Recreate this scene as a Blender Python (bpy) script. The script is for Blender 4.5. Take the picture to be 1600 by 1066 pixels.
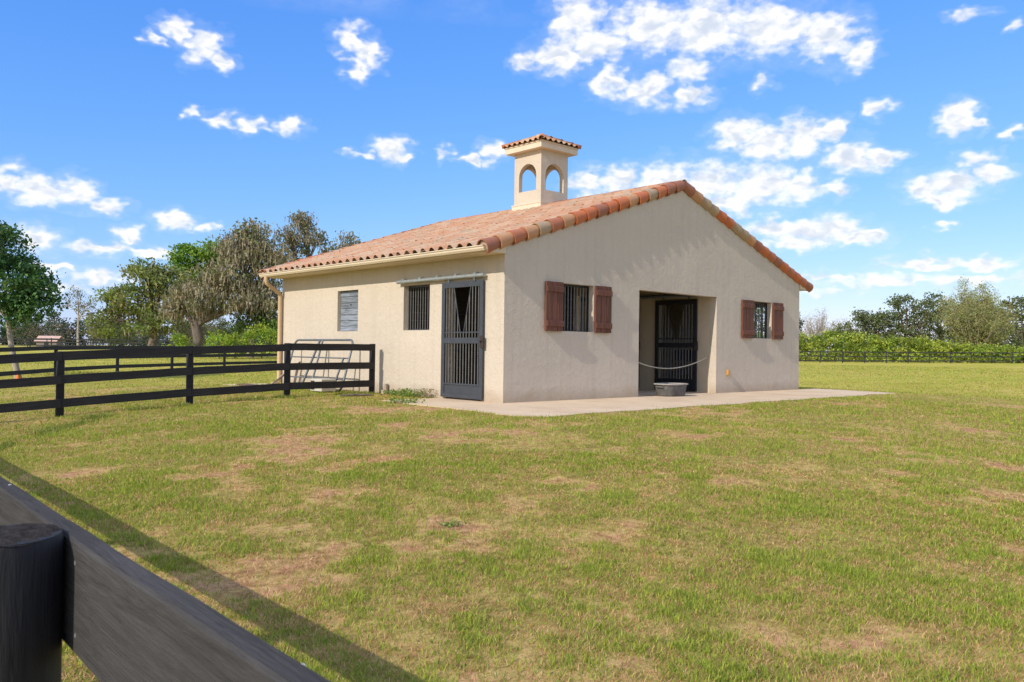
import bpy, math, random
import numpy as np
from mathutils import Vector, Matrix
random.seed(7)
rng = np.random.default_rng(11)
for o in list(bpy.data.objects):
    bpy.data.objects.remove(o, do_unlink=True)
scene = bpy.context.scene
col = scene.collection

# ------------------------------------------------------------------ camera
CAM = np.array([-10.795, -11.842, 1.033])
YAW, PITCH, ROLL = [math.radians(a) for a in (42.926, 0.637, 0.75)]
fw = np.array([math.sin(YAW)*math.cos(PITCH), math.cos(YAW)*math.cos(PITCH), math.sin(PITCH)])
r0 = np.array([math.cos(YAW), -math.sin(YAW), 0.0]); u0 = np.cross(r0, fw)
cr = math.cos(ROLL)*r0 + math.sin(ROLL)*u0; cu = -math.sin(ROLL)*r0 + math.cos(ROLL)*u0
cd = bpy.data.cameras.new('camera'); cam = bpy.data.objects.new('camera', cd); col.objects.link(cam)
cd.sensor_width = 36; cd.lens = 28.91; cd.clip_start = 0.05; cd.clip_end = 6000
cam.matrix_world = Matrix(((cr[0], cu[0], -fw[0], CAM[0]), (cr[1], cu[1], -fw[1], CAM[1]), (cr[2], cu[2], -fw[2], CAM[2]), (0, 0, 0, 1)))
cd.dof.use_dof = True; cd.dof.focus_distance = 16.0; cd.dof.aperture_fstop = 16.0
scene.camera = cam

# ------------------------------------------------------------------ sun, sky, exposure
SUN_EL = math.radians(33.3); SUN_AZ = math.radians(265.65)      # azimuth clockwise from +Y
sd = bpy.data.lights.new('sun', 'SUN'); sd.energy = 2.0; sd.angle = math.radians(0.3); sd.color = (1.0, 0.93, 0.82)
so = bpy.data.objects.new('sun', sd); col.objects.link(so)
to_sun = Vector((math.sin(SUN_AZ)*math.cos(SUN_EL), math.cos(SUN_AZ)*math.cos(SUN_EL), math.sin(SUN_EL)))
so.rotation_euler = to_sun.to_track_quat('Z', 'Y').to_euler(); so.location = (-40, -5, 30)
scene.view_settings.view_transform = 'Standard'; scene.view_settings.look = 'None'
scene.view_settings.exposure = 0.92; scene.view_settings.gamma = 1.0
scene.view_settings.use_curve_mapping = False
scene.cycles.max_bounces = 5; scene.cycles.diffuse_bounces = 3; scene.cycles.glossy_bounces = 2; scene.cycles.transmission_bounces = 2; scene.cycles.transparent_max_bounces = 4

world = bpy.data.worlds.new('World'); scene.world = world; world.use_nodes = True
wt = world.node_tree; wn = wt.nodes; wl = wt.links
for n in list(wn): wn.remove(n)
def wnode(t, **kw):
    n = wn.new(t)
    for k, v in kw.items(): setattr(n, k, v)
    return n
def wmath(op, a, b=None, c=None):
    n = wnode('ShaderNodeMath', operation=op)
    for i, x in enumerate((a, b, c)):
        if x is None: continue
        if isinstance(x, (int, float)): n.inputs[i].default_value = x
        else: wl.new(x, n.inputs[i])
    return n.outputs[0]
SKY_STRENGTH = 0.15
sky = wnode('ShaderNodeTexSky', sky_type='NISHITA', sun_disc=False)
sky.sun_elevation = SUN_EL; sky.sun_rotation = SUN_AZ
sky.air_density = 1.0; sky.dust_density = 0.3; sky.ozone_density = 2.6; sky.altitude = 0
tc = wnode('ShaderNodeTexCoord'); sep = wnode('ShaderNodeSeparateXYZ'); wl.new(tc.outputs['Generated'], sep.inputs[0])
az = wmath('MULTIPLY', wmath('ARCTAN2', sep.outputs[0], sep.outputs[1]), 57.29578)
el = wmath('MULTIPLY', wmath('ARCSINE', sep.outputs[2]), 57.29578)
comb = wnode('ShaderNodeCombineXYZ'); wl.new(az, comb.inputs[0]); wl.new(el, comb.inputs[1])
def vmath(op, a, b):
    n = wnode('ShaderNodeVectorMath', operation=op)
    for i, x in enumerate((a, b)):
        if isinstance(x, tuple): n.inputs[i].default_value = x
        else: wl.new(x, n.inputs[i])
    return n.outputs[0]
def wnoise(vec, scale, detail, rough, out='Fac'):
    n = wnode('ShaderNodeTexNoise', noise_dimensions='2D'); n.inputs['Scale'].default_value = scale; n.inputs['Detail'].default_value = detail
    n.inputs['Roughness'].default_value = rough; wl.new(vec, n.inputs['Vector']); return n.outputs[out]
stretch = vmath('MULTIPLY', comb.outputs[0], (0.75, 1.25, 1.0))
warpn = wnoise(stretch, 0.75, 2.0, 0.6, 'Color')
warp = vmath('MULTIPLY', vmath('SUBTRACT', warpn, (0.5, 0.5, 0.5)), (2.6, 1.5, 0.0))
vec = vmath('ADD', comb.outputs[0], warp)
# clouds standing in the sky: azimuth, elevation, half-width, half-height (degrees), weight
CLOUDS = [(20.5,19.7,1.0,.8,1),(21.9,18.9,1.5,1.0,1),(23.1,18.2,.96,.65,1),(19.1,18.9,.53,.51,.6),(31.5,20.3,1.1,.92,1),(32.7,19.5,1.13,1.09,1),(32.0,18.5,1.1,.7,1),
(21.4,14.7,.6,.35,.7),(23.2,14.7,1.12,.47,1),(25.2,14.5,1.39,.52,1),(27.7,14.5,1.0,.57,1),(34.3,13.5,1.4,.83,1),(35.2,13.2,.79,.42,1),(32.4,13.1,.9,.33,.6),(41.2,13.5,.98,.8,1),(39.9,13.0,.89,.38,1),(38.1,13.4,.62,.59,.5),
(11.2,9.5,1.0,1.03,1),(12.8,9.2,1.7,.9,1),(14.7,9.3,1.48,.92,1),(16.4,8.5,1.3,.55,1),(20.4,8.1,1.31,.65,1),(22.3,7.7,.8,.25,.6),(17.8,6.8,1.0,.6,1),(12.7,6.3,1.42,.95,1),(16.5,6.0,2.2,.45,1),(19.3,5.9,2.3,.42,.8),(13.8,4.7,.8,.35,.9),(16.3,4.2,2.3,.5,.7),
(47.1,22.0,2.0,1.9,1),(45.8,19.7,2.2,1.11,1),(48.7,20.4,2.4,1.3,1),(52.0,21.5,3.0,1.9,1),(55.8,21.1,3.4,2.0,1),(60.0,20.8,3.2,1.8,1),(63.6,20.0,2.3,1.55,1),(65.4,18.6,1.2,1.0,1),(43.6,19.3,1.1,.64,.6),(59.7,17.5,.8,.6,.55),
(49.6,18.1,1.5,1.04,1),(52.0,17.5,2.2,1.08,1),(55.0,17.0,1.6,.72,1),(54.6,18.6,1.45,.8,.7),(58.0,14.5,1.65,1.1,1),(60.1,13.7,2.4,1.13,1),(62.1,14.0,2.1,1.2,1),(63.7,14.3,1.3,.86,1),(65.2,12.5,1.9,1.0,1),(66.9,12.3,1.2,.8,1),
(47.9,11.6,1.4,1.1,1),(50.3,11.7,1.8,1.0,1),(53.4,11.7,2.4,1.2,1),(56.4,11.4,2.9,1.6,1),(59.7,11.1,2.8,1.55,1),(57.2,9.9,2.9,.76,1),(62.1,11.0,2.0,1.0,1),(64.5,10.6,.9,.7,1),(60.8,8.3,2.4,.8,1),(63.4,8.0,3.1,1.0,1),(65.7,7.5,2.2,.57,1),(61.8,7.3,2.7,.58,.8),
(71.3,14.4,1.1,1.05,1),(72.2,13.9,.9,.5,1),(66.7,15.4,.9,.65,1),(74.4,13.1,.52,.4,1),(69.7,10.4,1.8,.77,1),(71.4,10.5,1.9,1.0,1),(73.0,10.8,1.3,.82,1),(72.5,11.8,1.1,.6,.8),(70.6,9.6,1.4,.54,.9),
(69.7,5.7,2.6,.42,.9),(72.8,5.6,2.0,.4,.9),(64.2,5.1,3.0,.28,.6),(68.7,4.5,3.6,.26,.5),(70.6,7.9,.7,.25,.5),(67.0,4.8,5.0,.5,.5),(72.5,4.5,4.0,.5,.5),(62.5,4.1,4.0,.4,.45),(14.5,3.4,3.0,.4,.45),(71.7,20.0,1.3,.35,.6),(74.4,19.0,.45,.34,.5)]
field = None
for (a, e, ra, re, w) in CLOUDS:
    ra *= 1.5; re *= 1.55
    g = wnode('ShaderNodeTexGradient', gradient_type='SPHERICAL')
    g.texture_mapping.vector_type = 'POINT'
    g.texture_mapping.scale = (1/ra, 1/re, 1.0)
    g.texture_mapping.translation = (-a/ra, -e/re, 0.75*(1-w))
    wl.new(vec, g.inputs[0])
    field = g.outputs[1] if field is None else wmath('MAXIMUM', field, g.outputs[1])
# clouds of the same kind out of view, cover raised for white fill light
big = wnoise(vmath('MULTIPLY', comb.outputs[0], (0.5, 1.0, 1.0)), 0.16, 2.0, 0.5)
oth = wnode('ShaderNodeMapRange'); wl.new(big, oth.inputs[0])
for i, v in enumerate((0.42, 0.60, 0.0, 1.0)): oth.inputs[1+i].default_value = v
offaz = wmath('ABSOLUTE', wmath('SUBTRACT', az, 43.0))
outm = wnode('ShaderNodeMapRange'); wl.new(wmath('MAXIMUM', offaz, wmath('ADD', el, 13.0)), outm.inputs[0])
for i, v in enumerate((34.5, 40.0, 0.0, 1.0)): outm.inputs[1+i].default_value = v
field = wmath('MAXIMUM', field, wmath('MULTIPLY', oth.outputs[0], outm.outputs[0]))
n1 = wnoise(stretch, 0.95, 6.0, 0.60)
def puffs(vec, scale):
    n = wnode('ShaderNodeTexVoronoi', voronoi_dimensions='2D', feature='F1'); n.inputs['Scale'].default_value = scale; n.inputs['Detail'].default_value = 2.0
    n.inputs['Roughness'].default_value = 0.55; wl.new(vec, n.inputs['Vector']); return n.outputs['Distance']
wob = vmath('ADD', stretch, vmath('MULTIPLY', warpn, (0.9, 0.9, 0.0)))
pf = puffs(wob, 0.6)
val = wmath('ADD', wmath('MULTIPLY', field, 1.55), wmath('ADD', wmath('MULTIPLY', wmath('SUBTRACT', n1, 0.5), 0.95), wmath('MULTIPLY', wmath('SUBTRACT', 0.45, pf), 0.24)))
msk = wnode('ShaderNodeMapRange', interpolation_type='SMOOTHSTEP'); wl.new(val, msk.inputs[0])
for i, v in enumerate((0.20, 1.18, 0.0, 0.97)): msk.inputs[1+i].default_value = v
fz = wmath('MINIMUM', wmath('MULTIPLY', field, 20.0), 1.0)
veil = wmath('MULTIPLY', wmath('MULTIPLY', wmath('POWER', field, 0.8), n1), 0.55)
mask = wmath('MAXIMUM', wmath('MULTIPLY', msk.outputs[0], fz), veil)
s1 = wmath('SUBTRACT', 0.5, wmath('MULTIPLY', pf, 0.5)); s2 = wmath('SUBTRACT', 0.5, wmath('MULTIPLY', puffs(vmath('ADD', wob, (-0.25, 0.5, 0.0)), 0.6), 0.5))
shd = wnode('ShaderNodeMapRange', interpolation_type='SMOOTHSTEP'); wl.new(wmath('SUBTRACT', wmath('ADD', wmath('MULTIPLY', wmath('SUBTRACT', s1, s2), 0.6), wmath('MULTIPLY', wmath('SUBTRACT', n1, 0.5), 0.30)), wmath('MULTIPLY', wmath('MAXIMUM', wmath('SUBTRACT', val, 1.0), 0.0), 0.35)), shd.inputs[0])
for i, v in enumerate((-0.26, 0.10, 0.0, 1.0)): shd.inputs[1+i].default_value = v
cc = wnode('ShaderNodeMix', data_type='RGBA'); wl.new(shd.outputs[0], cc.inputs[0])
K = 1.0/SKY_STRENGTH
cc.inputs[6].default_value = (0.37*K, 0.41*K, 0.475*K, 1); cc.inputs[7].default_value = (0.615*K, 0.60*K, 0.58*K, 1)
# deepen the clear sky's blue (one grade for the whole dome)
sc = wnode('ShaderNodeSeparateColor'); wl.new(sky.outputs[0], sc.inputs[0]); cb = wnode('ShaderNodeCombineColor')
for i, (ref, gain, gam) in enumerate(((0.319, 0.130, 1.12), (0.515, 0.290, 0.74), (0.76, 0.565, 0.25))):
    wl.new(wmath('MULTIPLY', wmath('POWER', wmath('MULTIPLY', sc.outputs[i], 0.13/ref), gam), gain/SKY_STRENGTH), cb.inputs[i])
fin = wnode('ShaderNodeMix', data_type='RGBA'); wl.new(mask, fin.inputs[0]); wl.new(cb.outputs[0], fin.inputs[6]); wl.new(cc.outputs[2], fin.inputs[7])
bg = wnode('ShaderNodeBackground'); bg.inputs[1].default_value = SKY_STRENGTH; wl.new(fin.outputs[2], bg.inputs[0])
wo = wnode('ShaderNodeOutputWorld'); wl.new(bg.outputs[0], wo.inputs[0])
world.cycles.sampling_method = 'MANUAL'; world.cycles.sample_map_resolution = 512

# ------------------------------------------------------------------ helpers
WO = {}
def tag(o, label=None, cat=None, group=None, kind=None):
    if label: o['label'] = label
    if cat: o['category'] = cat
    if group: o['group'] = group
    if kind: o['kind'] = kind
    return o
def thing(name, loc, label, cat, group=None):
    o = bpy.data.objects.new(name, None); col.objects.link(o); o.location = loc; o.empty_display_size = 0.2
    WO[o] = Vector(loc); return tag(o, label, cat, group)
def place(name, me, mat, parent=None, loc=(0, 0, 0), rot=None, scale=None):
    o = bpy.data.objects.new(name, me); col.objects.link(o)
    if mat is not None and len(me.materials) == 0: me.materials.append(mat)
    loc = Vector(loc); WO[o] = loc
    if parent is not None: o.parent = parent; o.location = loc - WO[parent]
    else: o.location = loc
    if rot is not None:
        if isinstance(rot, Matrix): o.rotation_euler = rot.to_euler()
        else: o.rotation_euler = rot
    if scale is not None: o.scale = scale
    return o
class MB:
    def __init__(s): s.v = []; s.f = []
    def add(s, vs, fs):
        n = len(s.v); s.v += [tuple(map(float, p)) for p in vs]; s.f += [tuple(i+n for i in q) for q in fs]; return s
    def box(s, a, b):
        x0, y0, z0 = a; x1, y1, z1 = b
        return s.add([(x0,y0,z0),(x1,y0,z0),(x1,y1,z0),(x0,y1,z0),(x0,y0,z1),(x1,y0,z1),(x1,y1,z1),(x0,y1,z1)],
                     [(0,3,2,1),(4,5,6,7),(0,1,5,4),(1,2,6,5),(2,3,7,6),(3,0,4,7)])
    def prism(s, pts, d):      # pts: closed 3D polygon, d: extrusion vector
        n = len(pts); P = [Vector(p) for p in pts]; D = Vector(d)
        return s.add(P + [p + D for p in P], [tuple(range(n-1, -1, -1)), tuple(range(n, 2*n))] + [(i, (i+1) % n, n+(i+1) % n, n+i) for i in range(n)])
    def tube(s, pts, rad, n=8, caps=True):
        P = [Vector(p) for p in pts]; R = rad if isinstance(rad, (list, tuple)) else [rad]*len(P)
        vs = []; ref = None
        for i, p in enumerate(P):
            t = (P[min(i+1, len(P)-1)] - P[max(i-1, 0)]).normalized()
            if ref is None:
                ref = Vector((0, 0, 1)) if abs(t.z) < 0.9 else Vector((1, 0, 0))
            a = (ref - t*ref.dot(t)).normalized(); b = t.cross(a); ref = a
            for k in range(n):
                th = 2*math.pi*k/n; vs.append(p + (a*math.cos(th) + b*math.sin(th))*R[i])
        fs = [(i*n+k, i*n+(k+1) % n, (i+1)*n+(k+1) % n, (i+1)*n+k) for i in range(len(P)-1) for k in range(n)]
        if caps: fs += [tuple(range(n-1, -1, -1)), tuple(range((len(P)-1)*n, len(P)*n))]
        return s.add(vs, fs)
    def mesh(s, name='mesh', smooth=False, origin=(0, 0, 0)):
        me = bpy.data.meshes.new(name); o = origin
        me.from_pydata([(p[0]-o[0], p[1]-o[1], p[2]-o[2]) for p in s.v], [], s.f); me.update()
        if smooth: me.polygons.foreach_set('use_smooth', [True]*len(me.polygons))
        return me
    def build(s, name, mat, parent=None, smooth=False, origin=None):
        if origin is None:
            a = np.array(s.v); origin = tuple((a.min(0)+a.max(0))/2)
        me = s.mesh(name, smooth, origin)
        if smooth: me.set_sharp_from_angle(angle=math.radians(40))
        return place(name, me, mat, parent, origin)
def bevel(o, w, seg=1):
    m = o.modifiers.new('bevel', 'BEVEL'); m.width = w; m.segments = seg; m.limit_method = 'ANGLE'; return o
def np_mesh(name, verts, faces_n, idx, cols=None):
    """verts (N,3), constant face size faces_n, idx flat loop vertex indices, cols per-vertex rgb"""
    me = bpy.data.meshes.new(name); nf = len(idx)//faces_n
    me.vertices.add(len(verts)); me.vertices.foreach_set('co', np.ascontiguousarray(verts, dtype=np.float32).ravel())
    me.loops.add(len(idx)); me.loops.foreach_set('vertex_index', np.asarray(idx, dtype=np.int32))
    me.polygons.add(nf); me.polygons.foreach_set('loop_start', np.arange(0, nf*faces_n, faces_n, dtype=np.int32))
    me.update(calc_edges=True)
    if cols is not None:
        at = me.color_attributes.new('tint', 'FLOAT_COLOR', 'POINT')
        c4 = np.ones((len(verts), 4), dtype=np.float32); c4[:, :3] = cols; at.data.foreach_set('color', c4.ravel())
    return me
def vnoise(x, y, seed=0):
    xi = np.floor(x).astype(np.int64); yi = np.floor(y).astype(np.int64); xf = x-xi; yf = y-yi
    def h(a, b):
        n = (a*374761393 + b*668265263 + seed*982451653) & 0x7fffffff
        n = ((n ^ (n >> 13))*1274126177) & 0x7fffffff
        return ((n ^ (n >> 16)) & 0xffff)/65535.0
    u = xf*xf*(3-2*xf); v = yf*yf*(3-2*yf)
    return (h(xi, yi)*(1-u)+h(xi+1, yi)*u)*(1-v) + (h(xi, yi+1)*(1-u)+h(xi+1, yi+1)*u)*v
def fbm(x, y, oct=4, seed=0):
    s = 0; a = 0.5; t = 0
    for k in range(oct):
        s = s + a*vnoise(x*2**k+17.3*k, y*2**k-9.1*k, seed+k); t += a; a *= 0.55
    return s/t

# ------------------------------------------------------------------ materials
class NT:
    def __init__(s, name):
        s.m = bpy.data.materials.new(name); s.m.use_nodes = True; s.t = s.m.node_tree
        s.b = s.t.nodes['Principled BSDF']; s.out = s.t.nodes['Material Output']
        s.tc = s.t.nodes.new('ShaderNodeTexCoord')
    def n(s, t, **kw):
        x = s.t.nodes.new(t)
        for k, v in kw.items(): setattr(x, k, v)
        return x
    def l(s, a, b): s.t.links.new(a, b)
    def vec(s, scale=(1, 1, 1), space='Object', rot=(0, 0, 0)):
        m = s.n('ShaderNodeMapping'); m.inputs['Scale'].default_value = scale; m.inputs['Rotation'].default_value = rot
        if space == 'World':
            g = s.n('ShaderNodeNewGeometry'); s.l(g.outputs['Position'], m.inputs[0])
        else: s.l(s.tc.outputs[space], m.inputs[0])
        return m.outputs[0]
    def noise(s, vec, scale, detail=4, rough=0.55, dist=0):
        x = s.n('ShaderNodeTexNoise'); x.inputs['Scale'].default_value = scale; x.inputs['Detail'].default_value = detail
        x.inputs['Roughness'].default_value = rough; x.inputs['Distortion'].default_value = dist; s.l(vec, x.inputs['Vector']); return x.outputs['Fac']
    def ramp(s, fac, stops, interp='LINEAR'):
        x = s.n('ShaderNodeValToRGB'); x.color_ramp.interpolation = interp; e = x.color_ramp.elements
        while len(e) < len(stops): e.new(0.5)
        for i, (p, c) in enumerate(stops):
            e[i].position = p; e[i].color = (*c, 1) if len(c) == 3 else c
        s.l(fac, x.inputs[0]); return x.outputs[0]
    def mix(s, fac, a, b, mode='MIX'):
        x = s.n('ShaderNodeMix', data_type='RGBA', blend_type=mode)
        for i, v in ((0, fac), (6, a), (7, b)):
            if isinstance(v, (int, float)): x.inputs[i].default_value = v
            elif isinstance(v, tuple): x.inputs[i].default_value = (*v, 1) if len(v) == 3 else v
            else: s.l(v, x.inputs[i])
        return x.outputs[2]
    def math(s, op, a, b=0.0):
        x = s.n('ShaderNodeMath', operation=op)
        for i, v in enumerate((a, b)):
            if isinstance(v, (int, float)): x.inputs[i].default_value = v
            else: s.l(v, x.inputs[i])
        return x.outputs[0]
    def rng(s, v, a, b, c=0.0, d=1.0):
        x = s.n('ShaderNodeMapRange'); s.l(v, x.inputs[0])
        for i, q in enumerate((a, b, c, d)): x.inputs[1+i].default_value = q
        return x.outputs[0]
    def bump(s, h, strength=0.3, dist=0.01):
        x = s.n('ShaderNodeBump'); x.inputs['Strength'].default_value = strength; x.inputs['Distance'].default_value = dist
        s.l(h, x.inputs['Height']); s.l(x.outputs[0], s.b.inputs['Normal'])
    def fin(s, color, rough=0.8, metal=0.0, spec=0.3):
        if isinstance(color, tuple): s.b.inputs['Base Color'].default_value = (*color, 1)
        else: s.l(color, s.b.inputs['Base Color'])
        if isinstance(rough, (int, float)): s.b.inputs['Roughness'].default_value = rough
        else: s.l(rough, s.b.inputs['Roughness'])
        s.b.inputs['Metallic'].default_value = metal; s.b.inputs['Specular IOR Level'].default_value = spec
        return s.m
def simple(name, c, var=0.25, scale=3.0, rough=0.75, stretch=(1, 1, 1), bump=0.0, bscale=None, metal=0.0, spec=0.3, space='World', objrand=0.0):
    t = NT(name); v = t.vec(stretch, space); f = t.noise(v, scale, 6, 0.6)
    c0 = tuple(max(0, x*(1-var)) for x in c); c1 = tuple(min(1, x*(1+var)) for x in c)
    cc = t.ramp(f, [(0.28, c0), (0.72, c1)])
    if objrand:
        oi = t.n('ShaderNodeObjectInfo'); k = t.rng(oi.outputs['Random'], 0, 1, 1-objrand, 1+objrand)
        x = t.n('ShaderNodeVectorMath', operation='SCALE'); t.l(cc, x.inputs[0]); t.l(k, x.inputs['Scale']); cc = x.outputs[0]
    if bump: t.bump(t.noise(v, bscale or scale*4, 5, 0.6), bump, 0.01)
    return t.fin(cc, rough, metal, spec)

def stucco_mat(name='cream stucco', base=(0.625, 0.535, 0.425)):
    t = NT(name); v = t.vec((1, 1, 1), 'World')
    blotch = t.noise(v, 0.55, 5, 0.6); fine = t.noise(v, 5.0, 6, 0.65)
    streak = t.noise(t.vec((7.0, 7.0, 0.30), 'World'), 1.0, 4, 0.6)
    c = t.ramp(blotch, [(0.3, tuple(x*0.93 for x in base)), (0.7, tuple(x*1.03 for x in base))])
    c = t.mix(t.rng(streak, 0.5, 0.76, 0.0, 0.34), c, (0.46, 0.395, 0.315))
    c = t.mix(t.rng(fine, 0.35, 0.75, 0.0, 0.12), c, (0.54, 0.475, 0.385))
    # splash dirt with a ragged upper edge along the foot of the wall
    g = t.n('ShaderNodeNewGeometry'); sp = t.n('ShaderNodeSeparateXYZ'); t.l(g.outputs['Position'], sp.inputs[0])
    hgt = t.math('ADD', sp.outputs[2], t.math('MULTIPLY', t.noise(v, 2.2, 5, 0.7), -0.45))
    c = t.mix(t.rng(hgt, 0.06, -0.22, 0.0, 0.55), c, (0.34, 0.25, 0.16))
    tw = t.noise(t.vec((1, 1, 1), 'World'), 7.0, 6, 0.7, 0.6)
    blk = t.noise(v, 1.3, 3, 0.5)
    fn = t.noise(v, 34.0, 5, 0.65)
    t.bump(t.math('ADD', t.math('ADD', tw, t.math('MULTIPLY', fn, 0.22)), t.math('MULTIPLY', blk, 1.2)), 1.0, 0.024)
    return t.fin(c, 0.9, 0, 0.15)
STUCCO = stucco_mat()
STUCCO_IN = simple('interior block paint', (0.60, 0.50, 0.36), 0.1, 1.5, 0.9, bump=0.3, bscale=12)
TRIM = simple('cream painted trim', (0.66, 0.53, 0.36), 0.06, 2.0, 0.6)
GUTTER = simple('cream painted gutter metal', (0.70, 0.58, 0.42), 0.05, 3.0, 0.42, spec=0.5)
PIPE = simple('tan painted downspout', (0.62, 0.43, 0.25), 0.07, 3.0, 0.45, spec=0.5)
CORNICE = simple('pale stucco cornice', (0.70, 0.585, 0.44), 0.06, 3.0, 0.9, bump=0.2, bscale=30)
DOORM = simple('slate blue grey painted steel', (0.052, 0.057, 0.068), 0.16, 6.0, 0.5, spec=0.45)
DOORD = simple('dark painted steel', (0.016, 0.017, 0.022), 0.2, 6.0, 0.5, spec=0.4)
BAR = simple('dusty steel bar', (0.13, 0.125, 0.115), 0.25, 8.0, 0.55, spec=0.4)
BARD = simple('dusty grey bar', (0.16, 0.16, 0.165), 0.25, 8.0, 0.6, spec=0.4)
GALV = simple('galvanised steel', (0.40, 0.43, 0.43), 0.2, 9.0, 0.42, metal=0.55, spec=0.5)
GALVD = simple('weathered galvanised tube', (0.17, 0.185, 0.20), 0.25, 9.0, 0.45, metal=0.4, spec=0.5)
RUST = simple('rusty dark iron', (0.05, 0.035, 0.03), 0.5, 30.0, 0.7)
SHUT = simple('reddish brown stained cedar', (0.155, 0.06, 0.036), 0.45, 2.0, 0.62, stretch=(14, 14, 0.8), bump=0.35, bscale=5, objrand=0.16)
GREYWOOD = simple('weathered blue grey plank', (0.21, 0.235, 0.27), 0.5, 2.2, 0.85, stretch=(4, 1.2, 14), bump=0.5, bscale=5, objrand=0.2)
SLABM = None
def slab_mat():
    t = NT('worn pale concrete'); v = t.vec((1, 1, 1), 'World')
    a = t.noise(v, 0.9, 6, 0.62); b = t.noise(v, 14.0, 6, 0.7); d = t.noise(v, 3.1, 5, 0.7, 0.4)
    c = t.ramp(a, [(0.28, (0.58, 0.42, 0.27)), (0.5, (0.69, 0.525, 0.35)), (0.75, (0.76, 0.59, 0.40))])
    c = t.mix(t.rng(b, 0.45, 0.8, 0, 0.35), c, (0.42, 0.33, 0.24))
    c = t.mix(t.rng(d, 0.58, 0.74, 0, 0.5), c, (0.40, 0.285, 0.19))
    t.bump(b, 0.25, 0.006); return t.fin(c, 0.92, 0, 0.15)
SLABM = slab_mat()
def tile_mat(name, stops, attr=False, gloss=0.78):
    t = NT(name)
    if attr:
        a = t.n('ShaderNodeAttribute'); a.attribute_name = 'tint'; s = t.n('ShaderNodeSeparateColor'); t.l(a.outputs['Color'], s.inputs[0]); r = s.outputs[0]
    else:
        oi = t.n('ShaderNodeObjectInfo'); r = oi.outputs['Random']
    c = t.ramp(r, stops, 'CONSTANT'); v = t.vec((1, 1, 1), 'World')
    n = t.noise(v, 6.0, 6, 0.7); m = t.noise(v, 38.0, 4, 0.7)
    c = t.mix(t.rng(n, 0.35, 0.7, 0.0, 0.35), c, t.mix(1.0, c, (0.66, 0.60, 0.54), 'MULTIPLY'))
    c = t.mix(t.rng(m, 0.62, 0.75, 0.0, 0.35), c, (0.13, 0.10, 0.075))
    c = t.mix(t.rng(n, 0.62, 0.85, 0.0, 0.35), c, (0.55, 0.47, 0.39))
    t.bump(m, 0.25, 0.004); return t.fin(c, gloss, 0, 0.25)
FSTOPS = [(0.0, (0.60, 0.345, 0.205)), (0.22, (0.63, 0.395, 0.245)), (0.42, (0.57, 0.31, 0.18)), (0.58, (0.60, 0.42, 0.275)), (0.76, (0.58, 0.315, 0.18)), (0.9, (0.50, 0.36, 0.235))]
TILE = tile_mat('weathered clay field tile', FSTOPS); TILEA = tile_mat('weathered clay field tile batch', FSTOPS, True)
RSTOPS = [(0.0, (0.54, 0.165, 0.065)), (0.22, (0.36, 0.145, 0.085)), (0.42, (0.54, 0.285, 0.145)), (0.70, (0.42, 0.30, 0.185)), (0.84, (0.46, 0.165, 0.085))]
RAKE = tile_mat('blended barrel tile', RSTOPS, gloss=0.6)
MORTAR = simple('tile mortar', (0.52, 0.36, 0.25), 0.3, 20, 0.9)
ORANGE = tile_mat('bright terracotta tile', [(0.0, (0.60, 0.17, 0.04)), (0.5, (0.50, 0.16, 0.055))])
DECK = simple('roof sheathing', (0.30, 0.20, 0.14), 0.2, 6, 0.9)
def fence_mat(name, c, lo, grain=(1.0, 30, 30), rough=0.72, nz=2.0, spec=0.3, fine=4.5, crack=0.35):
    t = NT(name); v = t.vec(grain, 'Object'); g = t.noise(v, nz, 8, 0.68, 0.8); w = t.noise(t.vec((1, 1, 1), 'World'), 1.7, 5, 0.6)
    h = t.noise(v, nz*fine, 4, 0.6, 0.3)
    c2 = t.ramp(g, [(0.25, lo), (0.5, c), (0.8, tuple(x*1.5 for x in c))])
    c2 = t.mix(t.rng(h, 0.56, 0.68, 0.0, crack), c2, tuple(x*0.6 for x in lo))
    c2 = t.mix(t.rng(h, 0.42, 0.30, 0.0, 0.22), c2, tuple(x*1.7 for x in c))
    c2 = t.mix(t.rng(w, 0.4, 0.7, 0.0, 0.5), c2, tuple(x*0.55 for x in c))
    t.bump(t.math('ADD', g, t.math('MULTIPLY', h, -0.7)), 0.7, 0.004); return t.fin(c2, rough, 0, spec)
BOARD = fence_mat('weathered black fence paint', (0.030, 0.027, 0.026), (0.012, 0.011, 0.011), (1.2, 14, 14))
POST = fence_mat('black tarred post', (0.014, 0.0135, 0.016), (0.006, 0.006, 0.008), (16, 16, 1.2), 0.55)
FARB = simple('faded far fence paint', (0.055, 0.055, 0.052), 0.3, 3.0, 0.85, spec=0.1)
FBOARD = fence_mat('sun greyed black board', (0.074, 0.070, 0.068), (0.044, 0.041, 0.040), (34, 2.0, 34), 0.95, 2.2, 0.06)
FPOST = fence_mat('tarred black round post', (0.018, 0.0175, 0.019), (0.005, 0.005, 0.006), (20, 20, 1.6), 0.6, 2.2, 0.3, 3.0, 0.7)
CUT = simple('cut log end', (0.040, 0.034, 0.031), 0.5, 60, 0.95, bump=0.6, bscale=90, spec=0.05)
NAILM = simple('nail head', (0.5, 0.48, 0.46), 0.2, 40, 0.4, metal=0.5)
BARK = simple('grey brown bark', (0.17, 0.135, 0.105), 0.45, 3.0, 0.95, stretch=(3, 3, 0.6), bump=0.6, bscale=9)
PALEBARK = simple('pale bark', (0.40, 0.34, 0.28), 0.25, 3.0, 0.95, stretch=(3, 3, 0.6), bump=0.4, bscale=9)
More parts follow.
